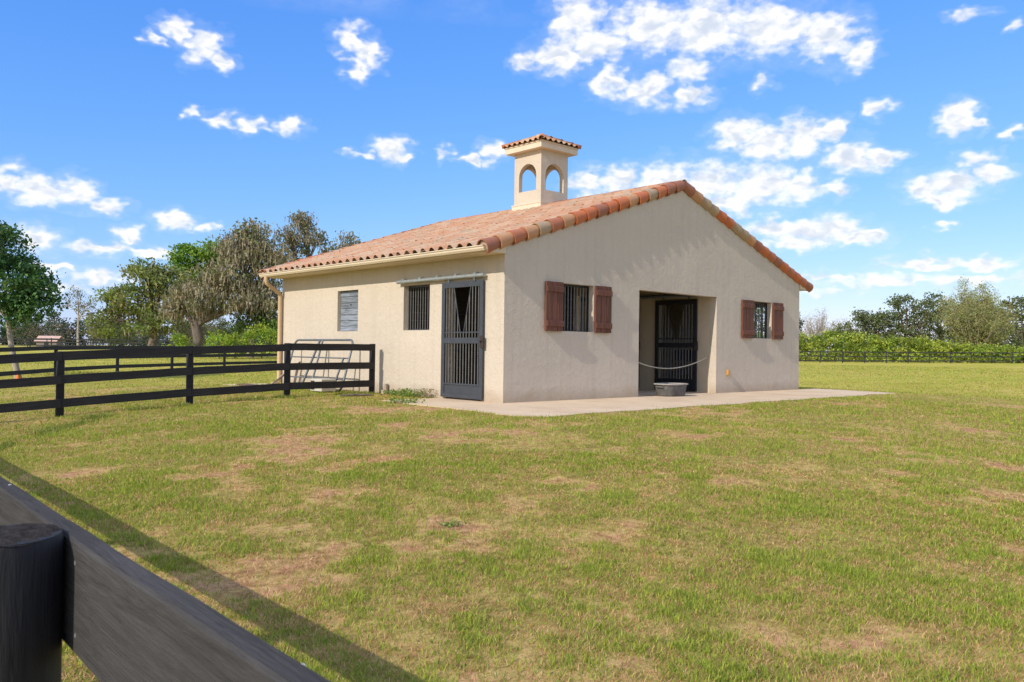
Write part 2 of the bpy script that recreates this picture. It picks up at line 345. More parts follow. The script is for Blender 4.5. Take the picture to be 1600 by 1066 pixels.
def leaf_mat(name, trans=0.28, rough=0.6, spec=0.22):
    t = NT(name); a = t.n('ShaderNodeAttribute'); a.attribute_name = 'tint'
    t.fin(a.outputs['Color'], rough, 0, spec)
    tr = t.n('ShaderNodeBsdfTranslucent'); br = t.mix(1.0, a.outputs['Color'], (1.25, 1.3, 0.8), 'MULTIPLY'); t.l(br, tr.inputs[0])
    ms = t.n('ShaderNodeMixShader'); ms.inputs[0].default_value = trans; t.l(t.b.outputs[0], ms.inputs[1]); t.l(tr.outputs[0], ms.inputs[2])
    t.l(ms.outputs[0], t.out.inputs[0]); return t.m
LEAF = leaf_mat('foliage'); GRASSM = leaf_mat('grass blades', 0.30, 0.65, 0.15); MOSS = leaf_mat('hanging moss', 0.15, 0.9, 0.05)

# ------------------------------------------------------------------ ground
def ground_z(x, y):
    x = np.asarray(x, float); y = np.asarray(y, float)
    dx = np.maximum(np.maximum(-1.9-x, x-12.6), 0); dy = np.maximum(np.maximum(-y-2.75, y-9.3), 0)
    d = np.hypot(dx, dy)
    near = -0.014 - 0.03*d - 0.0035*d*d
    near = np.where(near < -0.3, -0.3 - 0.12*np.tanh((-0.3-near)/0.12), near)
    r = np.hypot(x-CAM[0], y-CAM[1])
    far = -0.12 + np.where(r > 36, 0.25*(np.clip(r-36, 0, 84)/47)**1.8, 0)
    k = np.clip((r-17)/16, 0, 1); k = k*k*(3-2*k)
    kk = np.clip((d-7)/8, 0, 1)*k
    z = near*(1-kk) + far*kk
    z = z + (fbm(x*0.22, y*0.22, 3, 5)-0.5)*0.10*np.clip((d-1.5)/4, 0, 1)*np.clip(1-(r-50)/30, 0.2, 1)
    z = z + (fbm(x*1.6, y*1.6, 2, 9)-0.5)*0.03*np.clip((d-0.8)/2, 0, 1)*np.clip((30-r)/20, 0, 1)
    return z
def gz(x, y): return float(ground_z(np.array([x]), np.array([y]))[0])
SPOTS = [(-5.89,-2.54,0.75,1.6),(-7.47,-4.30,0.30,0.6),(-2.63,0.19,1.00,1.5),(-5.95,-4.24,0.45,0.5),(-6.79,-6.76,0.28,0.38),(-5.92,-6.63,0.2,0.32),(-5.84,-7.71,0.35,0.3),(-4.94,-6.31,0.28,0.32),(-5.38,-8.16,0.15,0.16),(6.99,-3.6,0.95,1.0),(4.56,-6.71,0.73,0.92),(0.43,-8.60,0.33,0.70),(-1.67,-8.16,0.22,0.36),(-6.41,-10.05,0.16,0.14),(-6.72,-9.98,0.29,0.15),(-8.00,-7.40,0.16,0.14),(-6.61,-8.86,0.1,0.12),(-3.89,-9.94,0.14,0.20),(-6.86,-9.53,0.21,0.13),(-8.19,-2.49,0.32,0.60),(-2.18,-3.43,0.67,0.6),(-1.05,-5.30,0.56,0.53),(-8.40,-9.13,0.17,0.12),(-7.70,-9.42,0.18,0.12)]
def bare_f(x, y):
    """dry, trampled share of the turf (0 lush .. 1 bare)"""
    big = fbm(x*0.22+3.1, y*0.22-1.7, 3, 21); mid = fbm(x*1.1, y*1.1, 4, 33); fin = fbm(x*3.3, y*3.3, 3, 37)
    b = np.clip((0.3*big + 0.35*mid + 0.35*fin - 0.38)/0.34, 0, 1)*0.66
    w = np.clip((fbm(x*0.55-7, y*0.55+2, 4, 57) - 0.635)/0.08, 0, 1)*0.75
    for px, py, a, c in SPOTS:      # worn patches
        ux, uy = x-px, y-py
        l = (ux*0.732 - uy*0.681)/(a*0.85); d = (ux*0.681 + uy*0.732)/(c*0.85)
        w = np.maximum(w, np.clip(1.35 - np.sqrt(l*l+d*d)*0.9, 0, 1))
    w = np.clip(w*1.05 + (fin-0.5)*2.9*(w > 0.02) + (mid-0.5)*1.0*(w > 0.02) - 0.14, 0, 0.95)
    return np.clip(np.maximum(b, w), 0, 1)
def axis(lo, hi, step, far, growth=1.18):
    a = list(np.arange(lo, hi+1e-6, step)); s = step
    x = hi
    while x < far: s *= growth; x += s; a.append(x)
    s = step; x = lo; pre = []
    while x > -far: s *= growth; x -= s; pre.append(x)
    return np.array(pre[::-1] + a)
gx = axis(-13, 14, 0.12, 1800); gy = axis(-13, 14, 0.12, 1800)
GX, GY = np.meshgrid(gx, gy, indexing='ij'); GZ = ground_z(GX, GY)
nx, ny = GX.shape
I = np.arange(nx*ny).reshape(nx, ny)
quads = np.stack([I[:-1, :-1], I[1:, :-1], I[1:, 1:], I[:-1, 1:]], -1).reshape(-1)
bare = bare_f(GX, GY)
gc = np.stack([bare, fbm(GX*0.06, GY*0.06, 3, 61), np.zeros_like(bare)], -1).reshape(-1, 3)
me = np_mesh('ground', np.stack([GX, GY, GZ], -1).reshape(-1, 3), 4, quads, gc)
me.polygons.foreach_set('use_smooth', [True]*len(me.polygons))
def ground_mat():
    t = NT('dry turf soil'); v = t.vec((1, 1, 1), 'World')
    a = t.n('ShaderNodeAttribute'); a.attribute_name = 'tint'; s = t.n('ShaderNodeSeparateColor'); t.l(a.outputs['Color'], s.inputs[0])
    n1 = t.noise(v, 2.3, 6, 0.65); n2 = t.noise(v, 11.0, 6, 0.7); n3 = t.noise(v, 60.0, 4, 0.7); n4 = t.noise(v, 0.45, 5, 0.6)
    thatch = t.ramp(n2, [(0.3, (0.26, 0.175, 0.055)), (0.5, (0.54, 0.38, 0.135)), (0.72, (0.76, 0.55, 0.22))])
    soil = t.ramp(n2, [(0.3, (0.22, 0.10, 0.05)), (0.5, (0.54, 0.285, 0.15)), (0.72, (0.76, 0.46, 0.25))])
    green = t.ramp(n2, [(0.3, (0.17, 0.135, 0.035)), (0.55, (0.38, 0.30, 0.085)), (0.75, (0.58, 0.44, 0.15))])
    f = t.math('ADD', t.math('MULTIPLY', s.outputs[0], 0.9), t.math('MULTIPLY', t.math('SUBTRACT', n1, 0.5), 1.3))
    c = t.mix(t.rng(f, 0.18, 0.52), green, thatch)
    c = t.mix(t.rng(f, 0.62, 0.95), c, soil)
    # mown pasture tone further out
    past = t.ramp(n4, [(0.3, (0.36, 0.365, 0.05)), (0.5, (0.46, 0.43, 0.07)), (0.7, (0.57, 0.48, 0.12))])
    st = t.noise(t.vec((0.05, 0.25, 1.0), 'World', (0, 0, 0.6)), 1.0, 5, 0.65)
    past = t.mix(t.rng(st, 0.42, 0.68, 0.0, 0.6), past, (0.68, 0.50, 0.14))
    past = t.mix(t.rng(n2, 0.3, 0.7, 0.0, 0.35), past, (0.36, 0.33, 0.045))
    g = t.n('ShaderNodeNewGeometry'); sub = t.n('ShaderNodeVectorMath', operation='DISTANCE'); t.l(g.outputs['Position'], sub.inputs[0]); sub.inputs[1].default_value = (-8, -9, 0)
    c = t.mix(t.rng(sub.outputs['Value'], 16.0, 34.0), c, past)
    c = t.mix(t.rng(n3, 0.5, 0.75, 0, 0.3), c, (0.16, 0.115, 0.06))
    t.bump(t.math('ADD', n3, n2), 0.7, 0.03); return t.fin(c, 0.97, 0, 0.05)
ground = place('ground', me, ground_mat()); tag(ground, 'patchy green and straw coloured pasture around the barn', 'ground', kind='structure')

# concrete apron
ap = [(-1.45, 1.98), (-1.62, 0.6), (-1.78, -1.2), (-1.86, -2.35), (-1.55, -2.72), (1.0, -2.66), (4.0, -2.62), (7.5, -2.58), (10.6, -2.55), (12.25, -2.5), (12.72, 0.0), (11.63, 0.02), (11.6, 9.1), (0.02, 9.1), (0.02, 1.98)]
rag = []
for (a, b) in zip(ap, ap[1:] + ap[:1]):
    outer = not (a[0] > -0.1 and a[1] > -0.1)
    n_ = max(1, int(math.dist(a, b)/0.18)) if outer and b[1] <= 0.05 or (outer and b[0] < -1) else 1
    for i in range(n_):
        x, y = a[0]+(b[0]-a[0])*i/n_, a[1]+(b[1]-a[1])*i/n_
        j = 0.0 if i == 0 and not outer else 0.07*(random.random()-0.5) + 0.05*math.sin(x*2.3+y*1.7)
        rag.append((x + (j if abs(b[0]-a[0]) < abs(b[1]-a[1]) else 0), y + (j if abs(b[0]-a[0]) >= abs(b[1]-a[1]) else 0)))
ap = rag
s_ = MB(); s_.prism([(x, y, -0.16) for x, y in ap], (0, 0, 0.16))
slab = s_.build('pavement', SLABM); tag(slab, 'worn pale concrete slab under and in front of the barn', 'pavement', kind='structure')
def in_poly(x, y, poly):
    ins = np.zeros(x.shape, bool); n = len(poly); j = n-1
    for i in range(n):
        xi, yi = poly[i]; xj, yj = poly[j]
        c = ((yi > y) != (yj > y)) & (x < (xj-xi)*(y-yi)/(yj-yi+1e-12)+xi); ins ^= c; j = i
    return ins

# ------------------------------------------------------------------ barn
W, L, TH = 11.63, 9.1, 0.2
SL = 0.331; CX = W/2; ANG = math.atan(SL)
barn = thing('barn', (CX, L/2, 0), 'cream stucco horse barn with clay tile gable roof and small arched cupola', 'barn')
def wall(name, org, d, n, length, holes, top, mat, t=TH, zb=-0.06, tops=()):
    d = Vector(d); n = Vector(n); org = Vector(org)
    S = sorted(set([0.0, length] + [h[0] for h in holes] + [h[1] for h in holes] + list(tops)))
    Z = sorted(set([zb] + [h[2] for h in holes] + [h[3] for h in holes])); Z = [z for z in Z if z >= zb]
    nz = len(Z); m = MB()
    def filled(i, k):
        if i < 0 or i >= len(S)-1 or k < 0 or k >= nz: return False
        sc = (S[i]+S[i+1])/2; zc = (Z[k]+Z[k+1])/2 if k < nz-1 else Z[-1]+0.01
        return not any(h[0] < sc < h[1] and h[2] < zc < h[3] for h in holes)
    def zz(k, s): return Z[k] if k < nz else top(s)
    def P(s, z, q): p = org + d*s + n*q; return (p.x, p.y, z)
    for i in range(len(S)-1):
        a, b = S[i], S[i+1]
        for k in range(nz):
            if not filled(i, k): continue
            z0a, z0b, z1a, z1b = zz(k, a), zz(k, b), zz(k+1, a), zz(k+1, b)
            m.add([P(a, z0a, 0), P(b, z0b, 0), P(b, z1b, 0), P(a, z1a, 0)], [(0, 1, 2, 3)])
            m.add([P(a, z0a, t), P(b, z0b, t), P(b, z1b, t), P(a, z1a, t)], [(3, 2, 1, 0)])
            if not filled(i-1, k): m.add([P(a, z0a, 0), P(a, z1a, 0), P(a, z1a, t), P(a, z0a, t)], [(0, 1, 2, 3)])
            if not filled(i+1, k): m.add([P(b, z0b, 0), P(b, z1b, 0), P(b, z1b, t), P(b, z0b, t)], [(3, 2, 1, 0)])
            if not filled(i, k-1): m.add([P(a, z0a, 0), P(b, z0b, 0), P(b, z0b, t), P(a, z0a, t)], [(3, 2, 1, 0)])
            if not filled(i, k+1): m.add([P(a, z1a, 0), P(b, z1b, 0), P(b, z1b, t), P(a, z1a, t)], [(0, 1, 2, 3)])
    return m.build(name, mat, barn)
def gtop(s): return 3.062 + SL*(CX - abs(s-CX))
D1, D2, DZ = 4.194, 7.358, 2.46
WT, WB = 2.45, 1.445
GH = [(1.62, 2.62, WB, WT), (9.075, 10.075, WB, WT), (D1, D2, -0.06, DZ)]
wall('gable_wall', (0, 0, 0), (1, 0, 0), (0, 1, 0), W, GH, gtop, STUCCO, tops=(CX,))
wall('gable_wall', (W, L, 0), (-1, 0, 0), (0, -1, 0), W, [(W-D2, W-D1, -0.06, DZ)], gtop, STUCCO, tops=(CX,))
LH = [(0.65-TH, 1.80-TH, -0.06, 2.36), (2.394-TH, 3.356-TH, WB, WT), (5.241-TH, 6.184-TH, WB, WT)]
wall('side_wall', (0, TH, 0), (0, 1, 0), (1, 0, 0), L-2*TH, LH, lambda s: 3.06, STUCCO)
wall('side_wall', (W, TH, 0), (0, 1, 0), (-1, 0, 0), L-2*TH, [(0.62-TH, 1.82-TH, WB, WT)], lambda s: 3.06, STUCCO)
# stall partitions either side of the breezeway
wall('partition', (D2, TH, 0), (0, 1, 0), (1, 0, 0), L-2*TH, [(0.62-TH, 1.84-TH, -0.06, 2.38), (2.52-TH, 3.72-TH, -0.06, 2.38)], lambda s: 2.72, STUCCO_IN, 0.14)
wall('partition', (D1, TH, 0), (0, 1, 0), (-1, 0, 0), L-2*TH, [(0.62-TH, 1.84-TH, -0.06, 2.38)], lambda s: 2.72, STUCCO_IN, 0.14)
wall('partition', (TH, 4.4, 0), (1, 0, 0), (0, 1, 0), D1-0.14-TH, [], lambda s: 2.72, STUCCO_IN, 0.14)
wall('partition', (D2+0.14, 4.4, 0), (1, 0, 0), (0, 1, 0), W-TH-D2-0.14, [], lambda s: 2.72, STUCCO_IN, 0.14)
DARKW = simple('dark stained stall boards', (0.075, 0.068, 0.066), 0.3, 3.0, 0.85, stretch=(1, 1, 9))
CEIL = simple('brown ceiling boards', (0.16, 0.115, 0.075), 0.3, 2.0, 0.9, stretch=(8, 0.6, 1))
MB().box((TH, TH, 2.74), (W-TH, L-TH, 2.77)).build('ceiling', CEIL, barn)
for k in range(14):
    z = 0.02 + k*0.19
    MB().box((D1-0.18, 1.9, z), (D1-0.1425, 4.38, z+0.183)).build('lining_board', DARKW, barn)
    MB().box((TH+0.005, 4.355, z), (D1-0.185, 4.397, z+0.183)).build('lining_board', DARKW, barn)
for y in (0.75, 2.9, 5.0, 7.2): MB().box((D1, y, 2.56), (D2, y+0.14, 2.735)).build('beam', simple('dark beam', (0.12, 0.09, 0.065), 0.3, 3), barn)

# roof deck, soffits, gutter, downspout
def dt(x): return 3.22 + SL*(CX - abs(x-CX))
roof = MB()
for sgn in (-1, 1):
    xe = CX + sgn*(CX+0.5)
    pts = [(xe, -0.06, dt(xe)-0.12), (CX, -0.06, dt(CX)-0.12), (CX, -0.06, dt(CX)), (xe, -0.06, dt(xe))]
    roof.prism(pts if sgn < 0 else pts[::-1], (0, L+0.12, 0))
roof = roof.build('roof', DECK, barn, origin=(CX, L/2, 4.2))
for sgn, xs in ((-1, 0.0), (1, W)):
    s2 = MB(); a = xs + sgn*0.46; b = xs + sgn*0.5
    s2.box((min(xs, a), 0.0, 2.915), (max(xs, a), L, 2.94)); s2.box((min(a, b), -0.02, 2.905), (max(a, b), L+0.02, 3.0))
    s2.prism([(xs, -0.03, 2.915), (a, -0.03, 2.915), (a, -0.03, 2.95+0.0), (xs, -0.03, 3.10)], (0, 0.028, 0))
    s2.prism([(xs, L+0.002, 2.915), (a, L+0.002, 2.915), (a, L+0.002, 2.95), (xs, L+0.002, 3.10)], (0, 0.028, 0))
    s2.build('soffit', TRIM, barn)
gp = [(-0.505, 2.928), (-0.572, 2.928), (-0.600, 2.968), (-0.600, 2.992), (-0.622, 3.010), (-0.622, 3.026), (-0.608, 3.026), (-0.608, 3.014), (-0.588, 2.99), (-0.588, 2.972), (-0.566, 2.940), (-0.505, 2.940)]
gut = MB(); n = len(gp)
y0, y1 = -0.05, L+0.18
gut.add([(x, y0, z) for x, z in gp] + [(x, y1, z) for x, z in gp], [(i, (i+1) % n, n+(i+1) % n, n+i) for i in range(n)])
gut.add([(-0.505, y0, 2.928), (-0.572, y0, 2.928), (-0.600, y0, 2.968), (-0.600, y0, 2.992), (-0.622, y0, 3.010), (-0.622, y0, 3.026), (-0.505, y0, 3.026)], [(0, 1, 2, 3, 4, 5, 6)])
gut.add([(-0.505, y1, 2.928), (-0.572, y1, 2.928), (-0.600, y1, 2.968), (-0.600, y1, 2.992), (-0.622, y1, 3.010), (-0.622, y1, 3.026), (-0.505, y1, 3.026)], [(6, 5, 4, 3, 2, 1, 0)])
gut.build('gutter', GUTTER, barn)
pp = [(-0.54, 8.98, 2.935), (-0.54, 8.98, 2.83), (-0.52, 8.985, 2.76), (-0.44, 8.995, 2.70), (-0.20, 9.03, 2.56), (-0.11, 9.045, 2.49), (-0.085, 9.05, 2.40), (-0.085, 9.05, 0.12), (-0.12, 9.05, 0.06), (-0.30, 9.05, 0.02)]
MB().tube(pp, 0.055, 12).build('downspout', PIPE, barn, smooth=True)

# --- clay tiles
PROF = [(0, 0.0), (0.018, 0.032), (0.05, 0.058), (0.09, 0.068), (0.13, 0.058), (0.162, 0.032), (0.18, 0.002), (0.212, -0.010), (0.262, -0.010), (0.295, 0.0)]
def s_tile(ln=0.42, k=1.0, lift=0.020):
    m = MB(); n = len(PROF); low = [(0.0, (u-0.1475)*k, h*k+lift) for u, h in PROF]; up = [(-ln, (u-0.1475)*k, h*k*0.97) for u, h in PROF]
    lip = [(0.0, y, z-0.016*k) for _, y, z in low]
    m.add(low+up+lip, [(i, i+1, n+i+1, n+i) for i in range(n-1)] + [(2*n+i, 2*n+i+1, i+1, i) for i in range(n-1)])
    return m
def barrel(ln=0.42, r0=0.148, r1=0.120, a0=5, a1=255, seg=12, lip=0.020):
    m = MB(); th = [math.radians(a0+(a1-a0)*i/seg) for i in range(seg+1)]; n = seg+1
    lo = [(0.0, r0*math.cos(t), r0*math.sin(t)) for t in th]; up = [(-ln, r1*math.cos(t), r1*math.sin(t)) for t in th]
    li = [(0.0, (r0-lip)*math.cos(t), (r0-lip)*math.sin(t)) for t in th]; lu = [(-0.12, (r0-lip-0.002)*math.cos(t), (r0-lip-0.002)*math.sin(t)) for t in th]
    m.add(lo+up+li+lu, [(i, i+1, n+i+1, n+i) for i in range(seg)] + [(2*n+i, 2*n+i+1, i+1, i) for i in range(seg)] + [(3*n+i, 3*n+i+1, 2*n+i+1, 2*n+i) for i in range(seg)])
    return m
def slope_rot(sgn):
    c, s = math.cos(ANG), math.sin(ANG)
    if sgn < 0: return Matrix(((-c, 0, -s), (0, -1, 0), (-s, 0, c)))
    return Matrix(((c, 0, s), (0, 1, 0), (-s, 0, c)))
RL, RRt = slope_rot(-1), slope_rot(1)
tile_me = s_tile().mesh('tile', True); tile_me.set_sharp_from_angle(angle=math.radians(50)); tile_me.materials.append(TILE)
ROWS, EXPO, TWD = 18, 0.373, 0.295
NC = 31
spots = []
for sgn in (-1, 1):
    for i in range(ROWS):
        s = i*EXPO - 0.07
        x = CX + sgn*(CX+0.5 - s*math.cos(ANG)); 
        z = dt(CX + sgn*(CX+0.5)) + s*math.sin(ANG)
        for j in range(NC):
            y = 0.20 + TWD*(j+0.5)
            spots.append((sgn, i, j, x, y, z))
dist = [math.dist((x, y, z), CAM) if sgn < 0 else 1e9 for sgn, i, j, x, y, z in spots]
order = sorted(range(len(spots)), key=lambda k: dist[k])
single = set(order[:300])
tv = np.array(s_tile().v); tf = s_tile().f
bv, bf, bc = [], [], []; cnt = 0
for k, (sgn, i, j, x, y, z) in enumerate(spots):
    dx = random.uniform(-0.012, 0.012); dz = random.uniform(0, 0.008); ry = random.uniform(-0.012, 0.012); rz = random.uniform(-0.02, 0.02)
    R = (RL if sgn < 0 else RRt) @ Matrix.Rotation(ry, 3, 'Y') @ Matrix.Rotation(rz, 3, 'Z')
    p = (x+dx, y, z+dz+0.004)
    if k in single:
        place('tile', tile_me, TILE, roof, p, R)
    else:
        vv = tv @ np.array(R).T + np.array(p); bv.append(vv); bf += [tuple(q+cnt for q in f) for f in tf]; cnt += len(vv); bc += [random.random()]*len(vv)
rest = bpy.data.meshes.new('tiles'); rest.from_pydata(np.concatenate(bv).tolist(), [], bf); rest.update()
at = rest.color_attributes.new('tint', 'FLOAT_COLOR', 'POINT'); cc4 = np.ones((cnt, 4), np.float32); cc4[:, 0] = bc; at.data.foreach_set('color', cc4.ravel())
rest.polygons.foreach_set('use_smooth', [True]*len(rest.polygons)); rest.set_sharp_from_angle(angle=math.radians(50))
tag(place('tiles', rest, TILEA, roof), kind='stuff')
rake_me = barrel(r0=0.156, r1=0.117).mesh('rake_tile', True); rake_me.set_sharp_from_angle(angle=math.radians(50)); rake_me.materials.append(RAKE)
rakeR_me = barrel(r0=0.156, r1=0.117, a0=-75, a1=175).mesh('rake_tile', True); rakeR_me.set_sharp_from_angle(angle=math.radians(50)); rakeR_me.materials.append(RAKE)
for yy, flip in ((0.02, 1), (L-0.02, -1)):
    for sgn in (-1, 1):
        # for the left slope local +y is world -Y
        me_ = {(1, -1): rakeR_me, (1, 1): rake_me, (-1, -1): rake_me, (-1, 1): rakeR_me}[(flip, sgn)]
        for i in range(ROWS+1):
            s = i*EXPO - 0.07
            if s > 6.45: break
            x = CX + sgn*(CX+0.5 - s*math.cos(ANG)); z = dt(CX + sgn*(CX+0.5)) + s*math.sin(ANG) - 0.042
            R = (RL if sgn < 0 else RRt) @ Matrix.Rotation(random.uniform(-0.03, 0.03)+0.02, 3, 'Y') @ Matrix.Rotation(random.uniform(-0.03, 0.03), 3, 'Z')
            place('rake_tile', me_, RAKE, roof, (x, yy+random.uniform(-0.006, 0.006), z), R)
for sgn in (-1, 1):
    s = -0.03; x = CX + sgn*(CX+0.5 - s*math.cos(ANG)); z = dt(CX + sgn*(CX+0.5)) + s*math.sin(ANG) - 0.042
    m = MB(); m.tube([(0, 0, 0), (-0.05, 0, 0)], 0.118, 16)
    me_ = m.mesh('mortar_plug'); me_.materials.append(MORTAR); place('mortar_plug', me_, MORTAR, roof, (x, 0.02, z), RL if sgn < 0 else RRt)
ridge_me = barrel(0.43, 0.135, 0.12, 0, 180, 10).mesh('ridge_tile', True); ridge_me.set_sharp_from_angle(angle=math.radians(50)); ridge_me.materials.append(RAKE)
CUY0, CUS = 4.34, 1.08
for i in range(26):
    y = -0.07 + i*0.373
    if CUY0-0.02 < y < CUY0+CUS-0.1: continue
    # local x (lower end) faces the front gable: rotate so local +x -> -Y
    R = Matrix(((0, 1, 0), (-1, 0, 0), (0, 0, 1))) @ Matrix.Rotation(0.03+random.uniform(-0.02, 0.02), 3, 'Y')
    place('ridge_tile', ridge_me, RAKE, roof, (CX, y, dt(CX)-0.045), R)

# --- cupola
cx0, cx1, cy0, cy1 = CX-CUS/2, CX+CUS/2, CUY0, CUY0+CUS
def arch_face(m, org, d, n, w, z0, z1, a0, a1, hz0, hz1, t):
    """wall face with a round-headed opening between a0..a1 along d, sill hz0, crown hz1"""
    d = Vector(d); n = Vector(n); org = Vector(org); r = (a1-a0)/2; c = (a0+a1)/2; zs = hz1-r; N = 14
    def P(s, z, q): p = org + d*s + n*q; return (p.x, p.y, z)
    def quad(s0, s1, za0, zb0, za1, zb1):
        m.add([P(s0, za0, 0), P(s1, zb0, 0), P(s1, zb1, 0), P(s0, za1, 0)], [(0, 1, 2, 3)])
        m.add([P(s0, za0, t), P(s1, zb0, t), P(s1, zb1, t), P(s0, za1, t)], [(3, 2, 1, 0)])
    m.add([P(0, z0, 0), P(0, z1, 0), P(0, z1, t), P(0, z0, t)], [(0, 1, 2, 3)]); m.add([P(w, z0, 0), P(w, z1, 0), P(w, z1, t), P(w, z0, t)], [(3, 2, 1, 0)])
    quad(0, a0, z0, z0, z1, z1); quad(a1, w, z0, z0, z1, z1); quad(a0, a1, z0, z0, hz0, hz0)
    m.add([P(a0, hz0, 0), P(a1, hz0, 0), P(a1, hz0, t), P(a0, hz0, t)], [(0, 1, 2, 3)])
    for s in (a0, a1): m.add([P(s, hz0, 0), P(s, zs, 0), P(s, zs, t), P(s, hz0, t)], [(0, 1, 2, 3) if s == a0 else (3, 2, 1, 0)])
    pts = [(c - r*math.cos(math.pi*i/N), zs + r*math.sin(math.pi*i/N)) for i in range(N+1)]
    for (s0, za), (s1, zb) in zip(pts[:-1], pts[1:]):
        quad(s0, s1, za, zb, z1, z1); m.add([P(s0, za, 0), P(s1, zb, 0), P(s1, zb, t), P(s0, za, t)], [(3, 2, 1, 0)])
cm = MB(); T2 = 0.13; zb_, zt_ = 4.75, 6.66
arch_face(cm, (cx0, cy0, 0), (1, 0, 0), (0, 1, 0), CUS, zb_, zt_, 0.17, 0.91, 5.53, 6.30, T2)
arch_face(cm, (cx1, cy1, 0), (-1, 0, 0), (0, -1, 0), CUS, zb_, zt_, 0.17, 0.91, 5.53, 6.30, T2)
arch_face(cm, (cx0, cy1-T2, 0), (0, -1, 0), (1, 0, 0), CUS-2*T2, zb_, zt_, 0.19-T2+0.0, 0.89-T2, 5.53, 6.30, T2)
arch_face(cm, (cx1, cy0+T2, 0), (0, 1, 0), (-1, 0, 0), CUS-2*T2, zb_, zt_, 0.19-T2, 0.89-T2, 5.53, 6.30, T2)
cup = cm.build('cupola', STUCCO, barn, origin=(CX, CUY0+CUS/2, 5.6))
b = MB(); o_ = 0.045; b.box((cx0-o_, cy0-o_, 4.7), (cx1+o_, cy1+o_, 5.15)); b.box((cx0-o_-0.012, cy0-o_-0.012, 5.145), (cx1+o_+0.012, cy1+o_+0.012, 5.175))
b.build('base_trim', CORNICE, cup)
o_ = 0.195; b = MB(); b.box((cx0-o_, cy0-o_, 6.645), (cx1+o_, cy1+o_, 6.79)); b.box((cx0-o_-0.018, cy0-o_-0.018, 6.792), (cx1+o_+0.018, cy1+o_+0.018, 6.83))
b.build('cornice', CORNICE, cup)
hw = CUS/2 + o_ + 0.05; zc0, zc1 = 6.835, 7.16; cyc = CUY0+CUS/2
MB().add([(CX-hw, cyc-hw, zc0), (CX+hw, cyc-hw, zc0), (CX+hw, cyc+hw, zc0), (CX-hw, cyc+hw, zc0), (CX, cyc, zc1)], [(0, 1, 4), (1, 2, 4), (2, 3, 4), (3, 0, 4), (3, 2, 1, 0)]).build('cap_deck', DECK, cup)
ca = math.atan((zc1-zc0)/hw); KT = 0.72
ctile = s_tile(0.30, KT, 0.016).mesh('tile', True); ctile.materials.append(TILE)
chip = barrel(0.36, 0.085, 0.074, -5, 185, 8, 0.014).mesh('hip_tile', True); chip.materials.append(RAKE)
for q in range(4):
    th = q*math.pi/2; out = Vector((math.cos(th), math.sin(th), 0)); side = Vector((-math.sin(th), math.cos(th), 0))
    xd = out*math.cos(ca) + Vector((0, 0, -math.sin(ca))); zd = out*math.sin(ca) + Vector((0, 0, math.cos(ca))); yd = zd.cross(xd)
    R = Matrix((xd, yd, zd)).transposed()
    for row in range(3):
        s = row*0.235; half = hw - s*math.cos(ca); nn = int((half+0.08)//(0.5*TWD*KT)); 
        for c in range(-6, 7):
            u = c*TWD*KT
            if abs(u) > half-0.02: continue
            p = Vector((CX, cyc, zc0)) + out*(hw+0.03 - s*math.cos(ca)) + side*u + Vector((0, 0, s*math.sin(ca)+0.002))
            place('tile', ctile, TILE, cup, p, R)
    dg = (out+side).normalized(); hl = math.hypot(hw*math.sqrt(2), zc1-zc0); xd = (dg*hw*math.sqrt(2) + Vector((0, 0, -(zc1-zc0)))).normalized(); yd = Vector((0, 0, 1)).cross(xd).normalized(); zd = xd.cross(yd)
    R = Matrix((xd, yd, zd)).transposed()
    for i in range(4):
        p = Vector((CX, cyc, zc1)) + xd*(hl+0.02 - i*0.29) + zd*0.015
        h = place('hip_tile', chip, RAKE, cup, p, R)
fm = MB(); fm.tube([(CX, cyc, zc1-0.02), (CX, cyc, zc1+0.05), (CX, cyc, zc1+0.095), (CX, cyc, zc1+0.11)], [0.15, 0.125, 0.06, 0.01], 10)
fm.build('finial_cap', ORANGE, cup, smooth=True)

# --- windows with bars
bar_me = MB().tube([(0, 0, -0.5), (0, 0, 0.5)], 0.0125, 8, False).mesh('bar', True)
def bar(parent, x, y, z0, z1, mat, r=1.0):
    key = mat.name
    if key not in BARS:
        BARS[key] = bar_me.copy(); BARS[key].materials.append(mat)
    return place('bar', BARS[key], mat, parent, (x, y, (z0+z1)/2), None, (r, r, z1-z0))
BARS = {}
def bar_window(s0, s1, along, plane, nb, mat, fmat):
    m = MB(); e = 0.025
    def bx(a0, a1, z0, z1):
        if along == 'x': m.box((a0, plane-0.02, z0), (a1, plane+0.02, z1))
        else: m.box((plane-0.02, a0, z0), (plane+0.02, a1, z1))
    bx(s0+0.003, s0+e, WB+0.003, WT-0.003); bx(s1-e, s1-0.003, WB+0.003, WT-0.003); bx(s0+e, s1-e, WB+0.003, WB+e); bx(s0+e, s1-e, WT-e-0.02, WT-0.003)
    w = m.build('window', fmat, barn)
    for k in range(nb):
        q = s0+e + (s1-s0-2*e)*(k+0.5)/nb
        if along == 'x': bar(w, q, plane, WB+e, WT-e, mat)
        else: bar(w, plane, q, WB+e, WT-e, mat)
    return w
bar_window(1.62, 2.62, 'x', 0.16, 10, BARD, DOORD)
bar_window(9.075, 10.075, 'x', 0.16, 9, BARD, DOORD)
bar_window(2.394, 3.356, 'y', 0.15, 10, BAR, DOORM)
bar_window(0.62, 1.82, 'y', W-0.15, 11, BARD, DOORD)
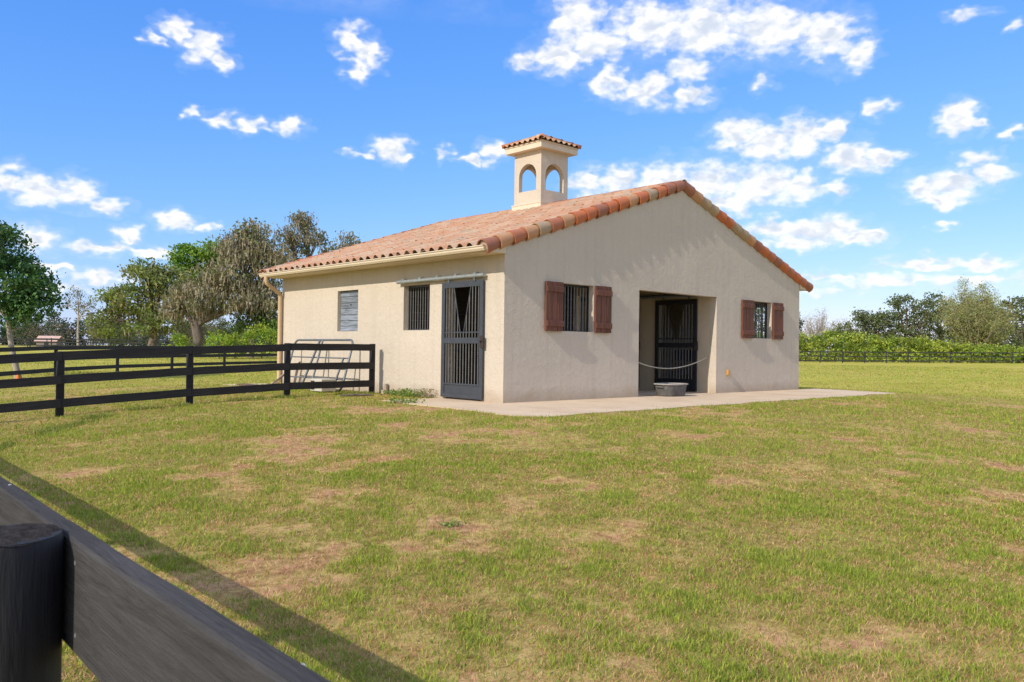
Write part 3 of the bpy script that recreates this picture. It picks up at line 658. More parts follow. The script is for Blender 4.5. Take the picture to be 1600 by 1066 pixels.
# boarded window
bw = MB(); bw.box((0.115, 5.244, WB+0.003), (0.14, 6.181, WT-0.003)); bw = bw.build('boarded_window', RUST, barn)
zz_ = WB+0.004; hs = [0.125, 0.135, 0.15, 0.15, 0.14, 0.15, 0.145]
for i, h in enumerate(hs):
    h = h*(WT-WB-0.008)/sum(hs)
    tl = random.uniform(-0.008, 0.012); m = MB()
    m.prism([(0.085+tl, 5.25, zz_+0.004), (0.108, 5.25, zz_+0.004), (0.108, 5.25, zz_+h-0.004), (0.09+tl*0.3, 5.25, zz_+h-0.005)], (0, 0.925, 0))
    bevel(m.build('plank', GREYWOOD, bw), 0.004); zz_ += h
m = MB(); m.tube([(0.075, 5.70, 2.10), (0.09, 5.70, 2.10)], 0.018, 8); m.build('knob', RUST, bw)

# --- shutters of three planks and two battens
def shutter(x0, x1, seed, cut=0.0):
    z0, z1 = 1.433, 2.456; y0, y1 = -0.062, -0.024
    b = MB().box((x0+0.012, -0.0245, z0+0.012), (x1-0.012, -0.003, z1-0.012)).build('shutter', SHUT, barn)
    n = 3; w = (x1-x0)/n
    for i in range(n):
        g = 0.0035
        o = MB().box((x0+i*w+g, y0+random.uniform(-0.002, 0.002), z0+random.uniform(0, 0.004)), (x0+(i+1)*w-g, y1, z1-random.uniform(0, 0.004))).build('plank', SHUT, b); bevel(o, 0.004)
    for zc in (1.59, 2.30):
        o = MB().box((x0+0.004, y0-0.028, zc-0.06), (x1-0.004, y0-0.003, zc+0.06)).build('batten', SHUT, b); bevel(o, 0.008)
        for xx in (x0+0.07, x1-0.07): MB().tube([(xx, y0-0.031, zc), (xx, y0-0.028, zc)], 0.007, 6).build('bolt', RUST, b)
for a, c in ((1.10, 1.612), (2.628, 3.155), (8.50, 9.067), (10.083, 10.62)): shutter(a, c, 0)

# --- sliding stall doors with V-shaped yoke
def stall_door(xp, face, y0, y1, z0, z1, fmat, bmat, midz, panel=True, mesh_box=False):
    m = MB(); t0, t1 = xp-0.022, xp+0.022
    st = 0.105
    m.box((t0, y0, z0), (t1, y0+st, z1)); m.box((t0, y1-st, z0), (t1, y1, z1))
    m.box((t0+0.001, y0+st, z1-0.125), (t1-0.001, y1-st, z1)); m.box((t0+0.001, y0+st, midz-0.06), (t1-0.001, y1-st, midz+0.06))
    m.box((t0+0.001, y0+st, z0), (t1-0.001, y1-st, z0+0.085)); m.box((t0+0.001, y0+st, z0+0.265), (t1-0.001, y1-st, z0+0.30))
    d = m.build('stall_door', fmat, barn); bevel(d, 0.004)
    MB().box((xp-0.006, y0+st+0.001, z0+0.086), (xp+0.006, y1-st-0.001, z0+0.264)).build('kick_panel', fmat, d)
    c = (y0+y1)/2; tw, bw_, zv = 0.27, 0.055, midz+0.17; ztop = z1-0.125
    y = Vector((0, 1, 0))
    for s in (-1, 1):
        MB().tube([(xp, c+s*tw, ztop), (xp, c+s*bw_, zv)], 0.014, 8, False).build('yoke_bar', fmat, d)
    MB().box((xp-0.012, y0+st+0.002, zv-0.012), (xp+0.012, y1-st-0.002, zv+0.012)).build('yoke_rail', fmat, d)
    nb = 12
    for k in range(nb):
        q = y0+st + (y1-y0-2*st)*(k+0.5)/nb; a = abs(q-c)
        bar(d, xp, q, z0+0.30, midz-0.06, bmat)
        if a < bw_: top = zv
        elif a < tw: top = zv + (ztop-zv)*(a-bw_)/(tw-bw_)
        else: top = ztop
        bar(d, xp, q, midz+0.06, top, bmat)
    l = MB(); yl = y0-0.005; l.box((xp+face*0.024, yl-0.045, midz-0.14), (xp+face*0.05, yl+0.05, midz+0.10)) if face > 0 else l.box((xp-0.05, yl-0.045, midz-0.14), (xp-0.024, yl+0.05, midz+0.10))
    l.tube([(xp+face*0.05, yl+0.02, midz-0.02), (xp+face*0.085, yl+0.02, midz-0.02)], 0.016, 8)
    l.tube([(xp+face*0.075, yl+0.09, midz-0.0), (xp+face*0.075, yl-0.03, midz-0.0)], 0.009, 8)
    bevel(l.build('latch', RUST, d), 0.003)
    if mesh_box:
        g = MB(); g.box((xp+0.16, c-0.30, midz-0.42), (xp+0.40, c+0.16, midz-0.12)); bevel(g.build('feed_bin', DOORD, d), 0.02)
    return d
stall_door(-0.05, -1, 0.557, 1.885, 0.035, 2.435, DOORM, BAR, 1.215)
stall_door(D2-0.045, -1, 0.56, 1.90, 0.03, 2.43, DOORD, BARD, 1.225, mesh_box=True)
stall_door(D2-0.045, -1, 2.45, 3.79, 0.03, 2.43, DOORD, BARD, 1.225)
def track(xp, face, y0, y1, z, mat, ny, hang, r=0.042):
    m = MB(); m.tube([(xp, y0, z), (xp, y1, z)], r, 12)
    t = m.build('door_track', mat, barn, smooth=True)
    for k in range(ny):
        y = y0+0.28 + (y1-y0-0.5)*k/(ny-1); g = MB(); g.box((xp-r*0.7, y-0.025, z+r*0.7), (xp+r*0.7, y+0.025, z+r+0.018)); g.box((min(xp, xp-face*(abs(0.085)-0.004)), y-0.02, z+r+0.0185), (max(xp, xp-face*(abs(0.085)-0.004)), y+0.02, z+r+0.03))
        g.build('bracket', mat, t)
    for y in hang:
        g = MB(); g.box((xp-0.012, y-0.02, z-0.10), (xp+0.012, y+0.02, z-0.02)); g.tube([(xp-0.02, y, z-0.055), (xp+0.02, y, z-0.055)], 0.02, 8); g.build('hanger', GALVD, t)
track(-0.085, -1, 0.50, 3.48, 2.525, GALV, 5, (0.80, 1.62))
track(D2-0.075, -1, 0.40, 4.6, 2.535, GALVD, 5, (0.80, 1.62, 2.7, 3.5))
# hose bib cover on the gable
m = MB(); m.box((7.82, -0.07, 0.46), (7.90, -0.002, 0.60)); m.box((7.835, -0.085, 0.47), (7.885, -0.0702, 0.585)); m.tube([(7.86, -0.05, 0.462), (7.86, -0.055, 0.42)], 0.014, 8)
bevel(m.build('outlet_box', simple('ochre plastic outlet cover', (0.50, 0.28, 0.09), 0.1, 10, 0.5), barn), 0.006)

# ------------------------------------------------------------------ fences
def board_mesh(name, ln, h, t, mat, axis_='x', seg=6):
    m = MB(); pts = []
    for i in range(seg+1):
        s = -ln/2 + ln*i/seg; wob = random.uniform(-0.004, 0.004); wz = random.uniform(-0.003, 0.003)
        pts.append((s, wob, wz))
    vs = []
    for s, a, b in pts: vs += [(s, a-t/2, b-h/2), (s, a+t/2, b-h/2), (s, a+t/2, b+h/2), (s, a-t/2, b+h/2)]
    fs = [(4*i+k, 4*i+(k+1) % 4, 4*(i+1)+(k+1) % 4, 4*(i+1)+k) for i in range(seg) for k in range(4)] + [(3, 2, 1, 0), (4*seg, 4*seg+1, 4*seg+2, 4*seg+3)]
    m.add(vs, fs); me = m.mesh(name); me.materials.append(mat); return me
def post_mesh(h, r, mat, n=14):
    m = MB(); m.tube([(0, 0, -0.25), (0, 0, h*0.5), (0, 0, h-0.008), (0, 0, h)], [r*1.03, r, r*0.985, r*0.95], n); me = m.mesh('post', True); me.set_sharp_from_angle(angle=math.radians(50)); me.materials.append(mat); return me
def fence(label, pts, side, hts=(0.235, 0.655, 1.065), bh=0.15, ph=1.15, pr=0.068, bt=0.03, bmat=BOARD, pmat=POST, gap=0.006, zf=None, sag=0.0):
    zf = zf or gz
    P = [Vector((x, y, zf(x, y))) for x, y in pts]
    f = thing('fence', tuple(P[0]), label, 'fence')
    pm = post_mesh(ph, pr, pmat)
    for p in P:
        o = place('post', pm, pmat, f, p, (random.uniform(-0.012, 0.012), random.uniform(-0.012, 0.012), random.uniform(0, 6)))
    for a, b in zip(P[:-1], P[1:]):
        d = b-a; ln = d.length; h = Vector((d.x, d.y, 0)).normalized(); nrm = Vector((-h.y, h.x, 0))*side
        for z in hts:
            me = board_mesh('board', ln-gap, bh, bt, bmat)
            mid = (a+b)/2 + nrm*(pr+bt/2+0.001) + Vector((0, 0, z+random.uniform(-0.008, 0.008)))
            yaw = math.atan2(d.y, d.x); pit = -math.asin(d.z/ln)
            place('board', me, bmat, f, mid, (0, pit+random.uniform(-0.002, 0.002), yaw))
    return f
# paddock fence running from the barn wall to the left
f2x = [-0.26, -2.38, -4.45, -6.74, -9.0, -10.54]
fence('black three board fence running left from the barn wall beside the tube gate', [(x, 4.2) for x in f2x], 1)
# foreground fence
def ffz(x, y): return -0.37
FY = [4.0, 1.6, -0.83, -3.27, -5.71, -8.15, -10.58, -13.0, -15.4]
fg = thing('fence', (-10.55, -10.58, -0.37), 'weathered grey black board fence with round post close to the camera', 'fence')
fpm = post_mesh(1.142, 0.072, FPOST, 28)
for y in FY:
    p = place('post', fpm, FPOST, fg, (-10.5455, y-0.02, -0.37), (0, 0, random.uniform(0, 6)))
    m = MB(); rr = 0.0715
    vs = [(-10.5455, y-0.02, 0.7735)]; N = 28
    for ring, fr in enumerate((0.35, 0.7, 0.965)):
        for k in range(N):
            th = 2*math.pi*k/N; q = rr*fr*(1+0.03*math.sin(3*th+y)); vs.append((-10.5455+q*math.cos(th), y-0.02+q*math.sin(th), 0.7735+random.uniform(-0.0015, 0.0025)-(0.002 if ring == 2 else 0)))
    fs = [(0, 1+k, 1+(k+1) % N) for k in range(N)] + [(1+r*N+k, 1+(r+1)*N+k, 1+(r+1)*N+(k+1) % N, 1+r*N+(k+1) % N) for r in range(2) for k in range(N)]
    m.add(vs, fs); e = m.mesh('cut_top', True, (-10.5455, y-0.02, 0.7735)); e.materials.append(CUT); c = place('cut_top', e, CUT, p, (-10.5455, y-0.02, 0.7735))
def near_board(y0, y1, zt, h=0.148, t=0.030, xf=-10.4715):
    seg = max(8, int(abs(y1-y0)/0.12)); m = MB(); vs = []; ph = random.uniform(0, 6)
    for i in range(seg+1):
        y = y0 + (y1-y0)*i/seg; w = 0.003*math.sin(1.3*y+ph)+random.uniform(-0.0008, 0.0008); z = 0.003*math.sin(0.9*y+ph*2)+random.uniform(-0.0008, 0.0008)
        c = 0.004
        sec = [(xf+w, zt-h+c), (xf+w, zt-c), (xf+w+c*0.8, zt), (xf+w+t-c*0.8, zt+0.0005), (xf+w+t, zt-c), (xf+w+t, zt-h+c), (xf+w+t-c, zt-h), (xf+w+c, zt-h)]
        vs += [(a, y, b+z) for a, b in sec]
    n = 8; fs = [(n*i+k, n*i+(k+1) % n, n*(i+1)+(k+1) % n, n*(i+1)+k) for i in range(seg) for k in range(n)] + [tuple(range(n-1, -1, -1)), tuple(range(seg*n, seg*n+n))]
    m.add(vs, fs); return m.build('board', FBOARD, fg)
for a, b in zip(FY[:-1], FY[1:]):
    for zt in (0.763, 0.345, -0.075):
        y0 = a if a < 3.9 else a+0.1
        bo = near_board(min(y0, b)+0.062, max(y0, b)+0.0585, zt + (0.0012 if b == -10.58 else 0.0))
        if -14 < b < -5 and zt > 0.5:
            for ye, s in ((a, -1), (b, 1)):
                for q, dz in ((0.084, 0.026), (0.092, 0.118)):
                    yy = ye+s*q; me_ = MB().tube([(-10.4745, yy, zt-dz), (-10.470, yy, zt-dz)], 0.003, 8).mesh('nail'); me_.materials.append(NAILM); place('nail', me_, NAILM, bo)
SPECK = simple('pale dropping', (0.62, 0.58, 0.52), 0.15, 60, 0.8)
for bx_, by_, r_ in ((-10.452, -11.165, 0.0055), (-10.447, -11.235, 0.004), (-10.449, -10.115, 0.003), (-10.455, -10.98, 0.004)):
    MB().tube([(bx_, by_, 0.7625), (bx_, by_, 0.7655), (bx_, by_, 0.7662)], [r_, r_*0.9, r_*0.4], 9).build('speck', SPECK if r_ > 0.0031 else NAILM, fg)
fg.location.z += 0.010; fg.rotation_euler.z = -0.022      # the run is a little out of line with the barn
# fences further off
def lerp_line(a, b, n): return [(a[0]+(b[0]-a[0])*i/n, a[1]+(b[1]-a[1])*i/n) for i in range(n+1)]
mid = lerp_line((-5.43, 19.36), (-2.15, 23.0), 1)[:-1] + [(-2.15, 23.0), (1.09, 26.27), (4.35, 28.7), (7.92, 30.85), (12.53, 33.39), (16.5, 35.6), (20.5, 37.8)]
fence('black board fence across the mown field behind the left paddock fence', mid, -1)
fence('long black board fence far across the left field below the woods', lerp_line((5.0, 113.6), (29.03, 101.35), 11)[:-1] + lerp_line((29.03, 101.35), (52, 84.9), 11), -1, ph=1.25, hts=(0.25, 0.70, 1.12), bh=0.12, bmat=FARB, pmat=FARB)
fence('farther black fence line in front of the red roofed shed', lerp_line((16, 133), (46, 117), 13), -1, ph=1.25, hts=(0.25, 0.70, 1.12), bh=0.12, bmat=FARB, pmat=FARB)
fence('black board fence in front of the yellow green hedge', lerp_line((54.0, 34.5), (103, 5.3), 23), -1, ph=1.2, hts=(0.25, 0.68, 1.10), bh=0.10, pr=0.05, bmat=FARB, pmat=FARB)

# ------------------------------------------------------------------ trees and shrubs
def leaves_mesh(name, centers, size, cols, aspect=0.6, up=0.25):
    n = len(centers); d = rng.normal(size=(n, 3)); d /= np.linalg.norm(d, axis=1, keepdims=True)
    e = rng.normal(size=(n, 3)); e[:, 2] += up; e -= d*(e*d).sum(1, keepdims=True); e /= np.linalg.norm(e, axis=1, keepdims=True)
    s = (size*rng.uniform(0.6, 1.4, n))[:, None] if np.isscalar(size) else size[:, None]
    a = centers - d*s*0.5; b = centers + e*s*aspect*0.5; c = centers + d*s*0.5; g = centers - e*s*aspect*0.5
    v = np.stack([a, b, c, g], 1).reshape(-1, 3)
    return np_mesh(name, v, 4, np.arange(4*n), np.repeat(cols, 4, 0))
def strands_mesh(name, tops, lens, width, cols):
    n = len(tops); th = rng.uniform(0, 2*np.pi, n); w = np.stack([np.cos(th), np.sin(th), np.zeros(n)], 1)*width*rng.uniform(0.6, 1.4, n)[:, None]
    sway = rng.normal(0, 0.08, (n, 3)); sway[:, 2] = 0
    bot = tops + sway; bot[:, 2] -= lens
    v = np.stack([tops-w, tops+w, bot+w*0.35, bot-w*0.35], 1).reshape(-1, 3)
    return np_mesh(name, v, 4, np.arange(4*n), np.repeat(cols, 4, 0))
def lobe_points(lobes, per, spread):
    """clump centres near the skin of each lobe, then leaves round each clump"""
    cs = []; wgt = []
    for (x, y, z, rx, ry, rz, n) in lobes:
        d = rng.normal(size=(n, 3)); d /= np.linalg.norm(d, axis=1, keepdims=True)
        r = rng.uniform(0.45, 1.02, n)**0.6
        cs.append(np.array([x, y, z]) + d*r[:, None]*np.array([rx, ry, rz]))
    cs = np.concatenate(cs); k = len(cs)
    sp = spread*rng.uniform(0.55, 1.35, k)
    pts = np.repeat(cs, per, 0) + np.clip(rng.normal(size=(k*per, 3)), -1.7, 1.7)*np.repeat(sp, per)[:, None]*np.array([1, 1, 0.62])
    return cs, pts
def tint(base, n_clump, per, var=0.22, hue=0.10, alt=None, altp=0.0):
    b = np.tile(np.array(base, float), (n_clump, 1)); k = rng.uniform(1-var, 1+var, (n_clump, 1))
    if alt is not None:
        m = rng.random(n_clump) < altp; b[m] = np.array(alt)
    c = b*k*(1+rng.normal(0, hue, (n_clump, 3))*np.array([1, 0.5, 0.8])); c = np.repeat(c, per, 0)
    return np.clip(c*rng.uniform(0.75, 1.25, (len(c), 1)), 0.004, 1)
def tree(name, label, cat, base, trunk_h, trunk_r, lobes, leaf, per, spread, color, mat=None, bark=None, alt=None, altp=0.0, lean=(0, 0), moss=None, group=None, limbs=3, var=0.24, up=0.25, aspect=0.6, twig=0.35):
    x, y = base; z = gz(x, y); t = thing(name, (x, y, z), label, cat, group)
    b3 = Vector((x, y, z)); top = b3 + Vector((lean[0], lean[1], trunk_h))
    LB = [(x+a, y+b_, z+c, *r) for (a, b_, c, *r) in lobes]
    cs, pts = lobe_points(LB, per, spread)
    m = MB(); m.tube([b3 - Vector((0, 0, 0.15)), b3.lerp(top, 0.08), b3.lerp(top, 0.5)+Vector((random.uniform(-1, 1)*trunk_r, random.uniform(-1, 1)*trunk_r, 0)), top], [trunk_r*1.5, trunk_r*1.12, trunk_r*0.92, trunk_r*0.75], 9)
    for (lx, ly, lz, rx, ry, rz, n) in LB:
        c = Vector((lx, ly, lz)); midp = top.lerp(c, 0.5) + Vector((random.uniform(-.1, .1)*rx, random.uniform(-.1, .1)*ry, 0.12*rz)); st = b3.lerp(top, random.uniform(0.75, 1.0))
        m.tube([st, midp, c], [trunk_r*0.55, trunk_r*0.36, trunk_r*0.18], 6)
        sel = [q for q in cs if abs(q[0]-lx) <= rx*1.05 and abs(q[1]-ly) <= ry*1.05 and abs(q[2]-lz) <= rz*1.05]
        random.shuffle(sel)
        for q in sel[:limbs*3]:
            e = Vector(q); a = midp.lerp(c, random.uniform(0.2, 1.0)); mm = a.lerp(e, 0.5) + Vector((0, 0, 0.1*rz))
            m.tube([a, mm, e], [trunk_r*0.17, trunk_r*0.11, trunk_r*0.04], 5, False)
    m.build('trunk', bark or BARK, t, smooth=True, origin=(x, y, z))
    c = tint(color, len(cs), per, var, 0.08, alt, altp)
    me = leaves_mesh('crown', pts - np.array([x, y, z]), leaf, c, aspect, up)
    place('crown', me, mat or LEAF, t, (x, y, z))
    if moss:
        mc, frac, ln = moss
        k = int(len(pts)*frac); ii = rng.choice(len(pts), k, replace=False); tp = pts[ii] - np.array([x, y, z])
        cl = np.array(mc)*rng.uniform(0.6, 1.4, (k, 1))*(1+rng.normal(0, 0.05, (k, 3)))
        me = strands_mesh('moss', tp, ln*rng.uniform(0.3, 1.4, k), 0.05, np.clip(cl, 0.01, 1)); tag(place('moss', me, MOSS, t, (x, y, z)), kind='stuff')
    return t
# leafy tree at the left edge, pale leaning trunk
tree('shade_tree', 'dark green leafy tree with pale leaning trunk at the left edge', 'tree', (-3.62, 21.95), 2.2, 0.10,
     [(-0.55, 0.45, 2.55, 1.15, 1.15, 0.75, 44), (0.35, -0.35, 2.6, 0.85, 0.85, 0.6, 30), (-0.35, 0.35, 3.5, 1.3, 1.3, 0.9, 60), (0.25, -0.2, 3.35, 0.85, 0.85, 0.7, 34), (-0.5, 0.45, 4.45, 0.95, 0.95, 0.75, 40), (-0.55, 0.5, 5.15, 0.55, 0.55, 0.5, 20), (-1.5, 1.3, 3.6, 1.2, 1.2, 1.4, 40)],
     0.13, 50, 0.22, (0.06, 0.135, 0.045), bark=PALEBARK, lean=(-0.35, 0.25), var=0.34, alt=(0.10, 0.19, 0.05), altp=0.3)
# live oaks behind the barn on the left
OAK = (0.21, 0.235, 0.085); MOSSC = (0.33, 0.285, 0.20)
tree('live_oak', 'olive green spreading oak left of the moss hung oaks', 'tree', (17.4, 68.8), 3.2, 0.42,
     [(-2.6, 2.4, 3.0, 2.0, 2.0, 1.4, 26), (0.2, -0.2, 3.4, 2.2, 2.2, 1.4, 30), (-1.2, 1.1, 5.2, 2.4, 2.4, 1.5, 40), (1.0, -0.9, 6.9, 2.3, 2.3, 1.5, 44), (2.4, -2.2, 4.6, 2.0, 2.0, 1.7, 34), (-0.4, 0.3, 7.8, 1.7, 1.7, 0.9, 26), (-3.0, 2.8, 5.6, 1.0, 1.0, 0.5, 12)],
     0.30, 50, 0.52, OAK, alt=(0.22, 0.27, 0.07), altp=0.4, moss=(MOSSC, 0.06, 0.6), limbs=4)
tree('live_oak', 'bright green broadleaf tree rising between the oaks', 'tree', (22.9, 71.6), 5.0, 0.32,
     [(-0.6, 0.5, 8.2, 1.8, 1.8, 1.8, 44), (0.9, -0.8, 10.4, 1.5, 1.5, 1.1, 30), (-1.0, 0.9, 10.0, 1.3, 1.3, 1.3, 28), (-1.0, 0.9, 6.0, 1.7, 1.7, 1.7, 30), (1.4, -1.2, 8.8, 1.5, 1.5, 1.6, 26)],
     0.30, 50, 0.46, (0.14, 0.25, 0.03), alt=(0.20, 0.32, 0.04), altp=0.35)
tree('live_oak', 'broad grey oak draped in hanging moss left of the barn', 'tree', (17.9, 59.8), 3.0, 0.50,
     [(0.4, -0.4, 5.2, 2.7, 2.7, 1.5, 40), (2.3, -2.1, 7.2, 2.3, 2.3, 1.5, 44), (3.6, -3.2, 5.2, 2.4, 2.4, 1.7, 40), (3.0, -2.7, 9.6, 2.0, 2.0, 1.4, 40), (4.6, -4.2, 8.6, 1.7, 1.7, 1.6, 34), (5.2, -4.8, 5.2, 1.9, 1.9, 2.2, 34), (-1.2, 1.1, 4.6, 1.2, 1.2, 1.0, 12), (3.6, -3.3, 11.0, 1.0, 1.0, 0.6, 12)],
     0.27, 44, 0.55, (0.30, 0.26, 0.16), alt=(0.20, 0.215, 0.085), altp=0.3, moss=(MOSSC, 0.6, 0.5), limbs=5)
tree('live_oak', 'tall sparse moss hung oak behind the barn roof corner', 'tree', (34.5, 68.9), 6.0, 0.5,
     [(-1.6, 1.4, 9.4, 2.3, 2.3, 1.9, 32), (-0.6, 0.5, 12.6, 2.0, 2.0, 1.5, 34), (-0.9, 0.8, 14.5, 1.2, 1.2, 0.9, 16), (1.8, -1.6, 10.6, 1.9, 1.9, 1.6, 26), (2.7, -2.5, 12.2, 1.5, 1.5, 1.2, 18), (-2.2, 2.0, 12.6, 1.3, 1.3, 1.3, 16), (0.4, -0.4, 9.0, 2.0, 2.0, 1.6, 24)],
     0.27, 34, 0.50, (0.26, 0.225, 0.145), alt=(0.18, 0.185, 0.08), altp=0.3, moss=(tuple(q*0.85 for q in MOSSC), 0.5, 0.45), limbs=6)
tree('live_oak', 'low green oak filling the gap under the mossy limbs', 'tree', (21.6, 56.6), 2.0, 0.25,
     [(0.0, 0.0, 3.3, 1.9, 1.9, 1.3, 34), (1.7, -1.5, 3.4, 1.8, 1.8, 1.3, 30)], 0.26, 40, 0.44, (0.085, 0.14, 0.03), alt=(0.10, 0.16, 0.03), altp=0.3)
def bush(name, label, base, rx, ry, h, n, color, leaf=0.16, per=30, alt=None, altp=0.3, group=None, spread=0.24):
    return tree(name, label, 'shrub', base, h*0.35, 0.06, [(0, 0, h*0.52, rx, ry, h*0.46, n)], leaf, per, spread, color, alt=alt, altp=altp, group=group, limbs=2, var=0.28)
SH = (0.22, 0.32, 0.035); SH2 = (0.34, 0.43, 0.05)
bush('shrub', 'round bright green shrub against the downspout corner of the barn', (20.4, 52.1), 1.8, 1.7, 2.9, 90, SH, alt=SH2)
bush('shrub', 'small yellow green shrub left of the round bright shrub', (18.6, 53.2), 1.0, 1.0, 2.1, 40, SH, alt=SH2)
bush('shrub', 'bright green shrub below the gap in the mossy oak', (17.0, 52.6), 1.0, 1.0, 2.3, 44, SH, alt=SH2)
bush('shrub', 'low yellow green bush left of the oak trunk', (15.8, 59.0), 1.2, 1.1, 2.1, 46, SH, alt=SH2)
# far left field
tree('young_tree', 'slender bare stemmed young tree alone in the far left field', 'tree', (23.1, 113.7), 4.6, 0.15,
     [(0.0, 0.0, 6.6, 1.5, 1.5, 1.5, 20), (-1.2, 1.1, 6.0, 0.9, 0.9, 0.9, 10), (0.9, -0.8, 5.2, 1.3, 1.3, 0.9, 12), (-0.2, 0.2, 8.0, 0.9, 0.9, 0.7, 8), (1.4, -1.3, 4.4, 0.7, 0.7, 0.4, 5), (1.3, -1.2, 6.4, 0.9, 0.9, 0.9, 8)],
     0.22, 16, 0.36, (0.15, 0.15, 0.09), alt=(0.20, 0.18, 0.115), altp=0.4, bark=PALEBARK, limbs=4)
for (x, y, h, w, c, lb) in ((31, 126, 4.2, 2.6, (0.13, 0.14, 0.05), 'rounded olive bush beyond the far left fence'), (38, 112, 4.6, 3.0, (0.16, 0.13, 0.085), 'brownish bare bush beside the olive oak'), (44, 118, 5.6, 3.4, (0.12, 0.14, 0.05), 'green grove tree behind the spreading oak'), (27.0, 150, 5.0, 4.0, (0.16, 0.13, 0.10), 'dull brown thicket behind the red roofed shed'), (36.5, 143, 5.2, 4.4, (0.15, 0.13, 0.09), 'dull brown thicket behind the slender young tree')):
    tree('thicket', lb, 'tree', (x, y), h*0.35, 0.2, [(-w*0.4, w*0.4, h*0.5, w*0.7, w*0.7, h*0.42, 34), (w*0.45, -w*0.4, h*0.48, w*0.7, w*0.7, h*0.40, 34), (0, 0, h*0.66, w*0.6, w*0.6, h*0.34, 26)], 0.28, 22, 0.42, c, alt=(c[0]*0.8, c[1]*1.1, c[2]*0.7), altp=0.4)
# distant woods
def woods(label, a, b, h, n, color, per=26):
    t = np.linspace(0, 1, n); a = np.array(a); b = np.array(b); P = a + (b-a)*t[:, None] + rng.normal(0, 5.0, (n, 2))
    cs = []
    for p in P:
        hh = h*rng.uniform(0.55, 1.15); k = 26
        z = rng.uniform(0.08, 1.0, k)*hh; r = (1.9*(1-(z/hh)**2)+0.35)
        th = rng.uniform(0, 6.28, k); cs.append(np.stack([p[0]+r*np.cos(th), p[1]+r*np.sin(th), z+0.5], 1))
    cs = np.concatenate(cs); pts = np.repeat(cs, per, 0) + rng.normal(size=(len(cs)*per, 3))*np.array([0.75, 0.75, 0.6])
    c = tint(color, len(cs), per, 0.25, 0.06, (0.15, 0.135, 0.10), 0.22)
    o = place('treeline', leaves_mesh('treeline', pts, 0.62, c), LEAF); tag(o, label, 'woods', kind='stuff'); return o
woods('distant hazy wood along the left horizon', (5, 330), (175, 195), 9.5, 150, (0.075, 0.115, 0.055))
woods('distant wood on the right horizon behind the hedge', (190, 165), (340, 20), 7.5, 110, (0.09, 0.115, 0.05))
# right hand side: hedge, willow, oaks
hl = [((66.0, 36.5), 2.5), ((69.5, 33.6), 2.75), ((73, 30.4), 2.95), ((76.5, 27.2), 2.95), ((80, 23.9), 2.75), ((83, 21.1), 2.3), ((86, 18.6), 1.75), ((90, 15.6), 1.55), ((95, 12.6), 1.75), ((101, 9.0), 2.0)]
t = thing('hedge', (76.5, 27.2, gz(76.5, 27.2)), 'long yellow green clipped hedge behind the right fence', 'hedge')
HB = np.array([76.5, 27.2, gz(76.5, 27.2)]); cs = []; stems = MB()
for (p, h), (q, h2) in zip(hl[:-1], hl[1:]):
    n = int(40*math.dist(p, q))
    k = rng.random(n); c = np.array(p)+(np.array(q)-np.array(p))*k[:, None]; hh = (h+(h2-h)*k)*(0.86+0.3*vnoise(k*3+p[0], k*0+1.5, 3)); zz = rng.random(n)**0.8
    off = rng.normal(0, 0.75, (n, 2))*np.sqrt(np.maximum(0.1, 1.05-zz**3))[:, None]; cs.append(np.column_stack([c+off, zz*hh-0.15]))
    for s in np.arange(0, 1, 0.25):
        b_ = np.array(p)+(np.array(q)-np.array(p))*s; stems.tube([(b_[0], b_[1], gz(*b_)-0.1), (b_[0]+0.1, b_[1], gz(*b_)+h*0.6)], [0.06, 0.03], 5)
cs = np.concatenate(cs); cs[:, 2] += ground_z(cs[:, 0], cs[:, 1]); per = 26
pts = np.repeat(cs, per, 0) + rng.normal(size=(len(cs)*per, 3))*np.array([0.26, 0.26, 0.2])
place('crown', leaves_mesh('crown', pts-HB, 0.23, tint((0.23, 0.30, 0.042), len(cs), per, 0.26, 0.07, (0.38, 0.425, 0.07), 0.45)), LEAF, t, HB)
tag(stems.build('trunk', BARK, t, origin=tuple(HB)), kind='stuff')
def feathery(label, base, h, w, n, color):
    """many upright arching stems with fine foliage along each"""
    x, y = base; z = gz(x, y); t = thing('willow', (x, y, z), label, 'tree'); m = MB(); cs = []
    m.tube([(x, y, z-0.2), (x, y, z+1.3)], [0.35, 0.28], 8)
    for i in range(n):
        th = random.uniform(0, 6.283); sp = random.random()**0.6; L_ = h*random.uniform(0.62, 1.0)*(1-0.30*sp*sp)
        dx, dy = math.cos(th)*w*sp, math.sin(th)*w*sp; pts_ = []
        for k in range(7):
            u = k/6; pts_.append(Vector((x+dx*u**0.75, y+dy*u**0.75, z+0.8+(L_-0.8)*u - 0.05*h*sp*u*u)))
        m.tube(pts_, [0.10*(1-0.85*k/6)*random.uniform(0.7, 1) for k in range(7)], 5, False)
        for k in range(40):
            u = 0.16+0.84*random.random()**0.8; j = min(5, int(u*6)); p = pts_[j].lerp(pts_[j+1], u*6-j); s = 0.52*(1.1-0.45*u)
            cs.append((p.x+random.gauss(0, s), p.y+random.gauss(0, s), p.z+random.gauss(0, s)))
    m.build('trunk', PALEBARK, t, smooth=True, origin=(x, y, z)); cs = np.array(cs); per = 13
    pp_ = np.repeat(cs, per, 0)+rng.normal(size=(len(cs)*per, 3))*0.22
    place('crown', leaves_mesh('crown', pp_-np.array([x, y, z]), 0.20, tint(color, len(cs), per, 0.25, 0.06, (0.34, 0.30, 0.145), 0.35), 0.35, 0.8), LEAF, t, (x, y, z))
feathery('pale olive feathery tree with upright stems behind the right hedge', (93.2, 21.2), 9.8, 4.4, 76, (0.31, 0.325, 0.12))
RO = (0.13, 0.16, 0.06)
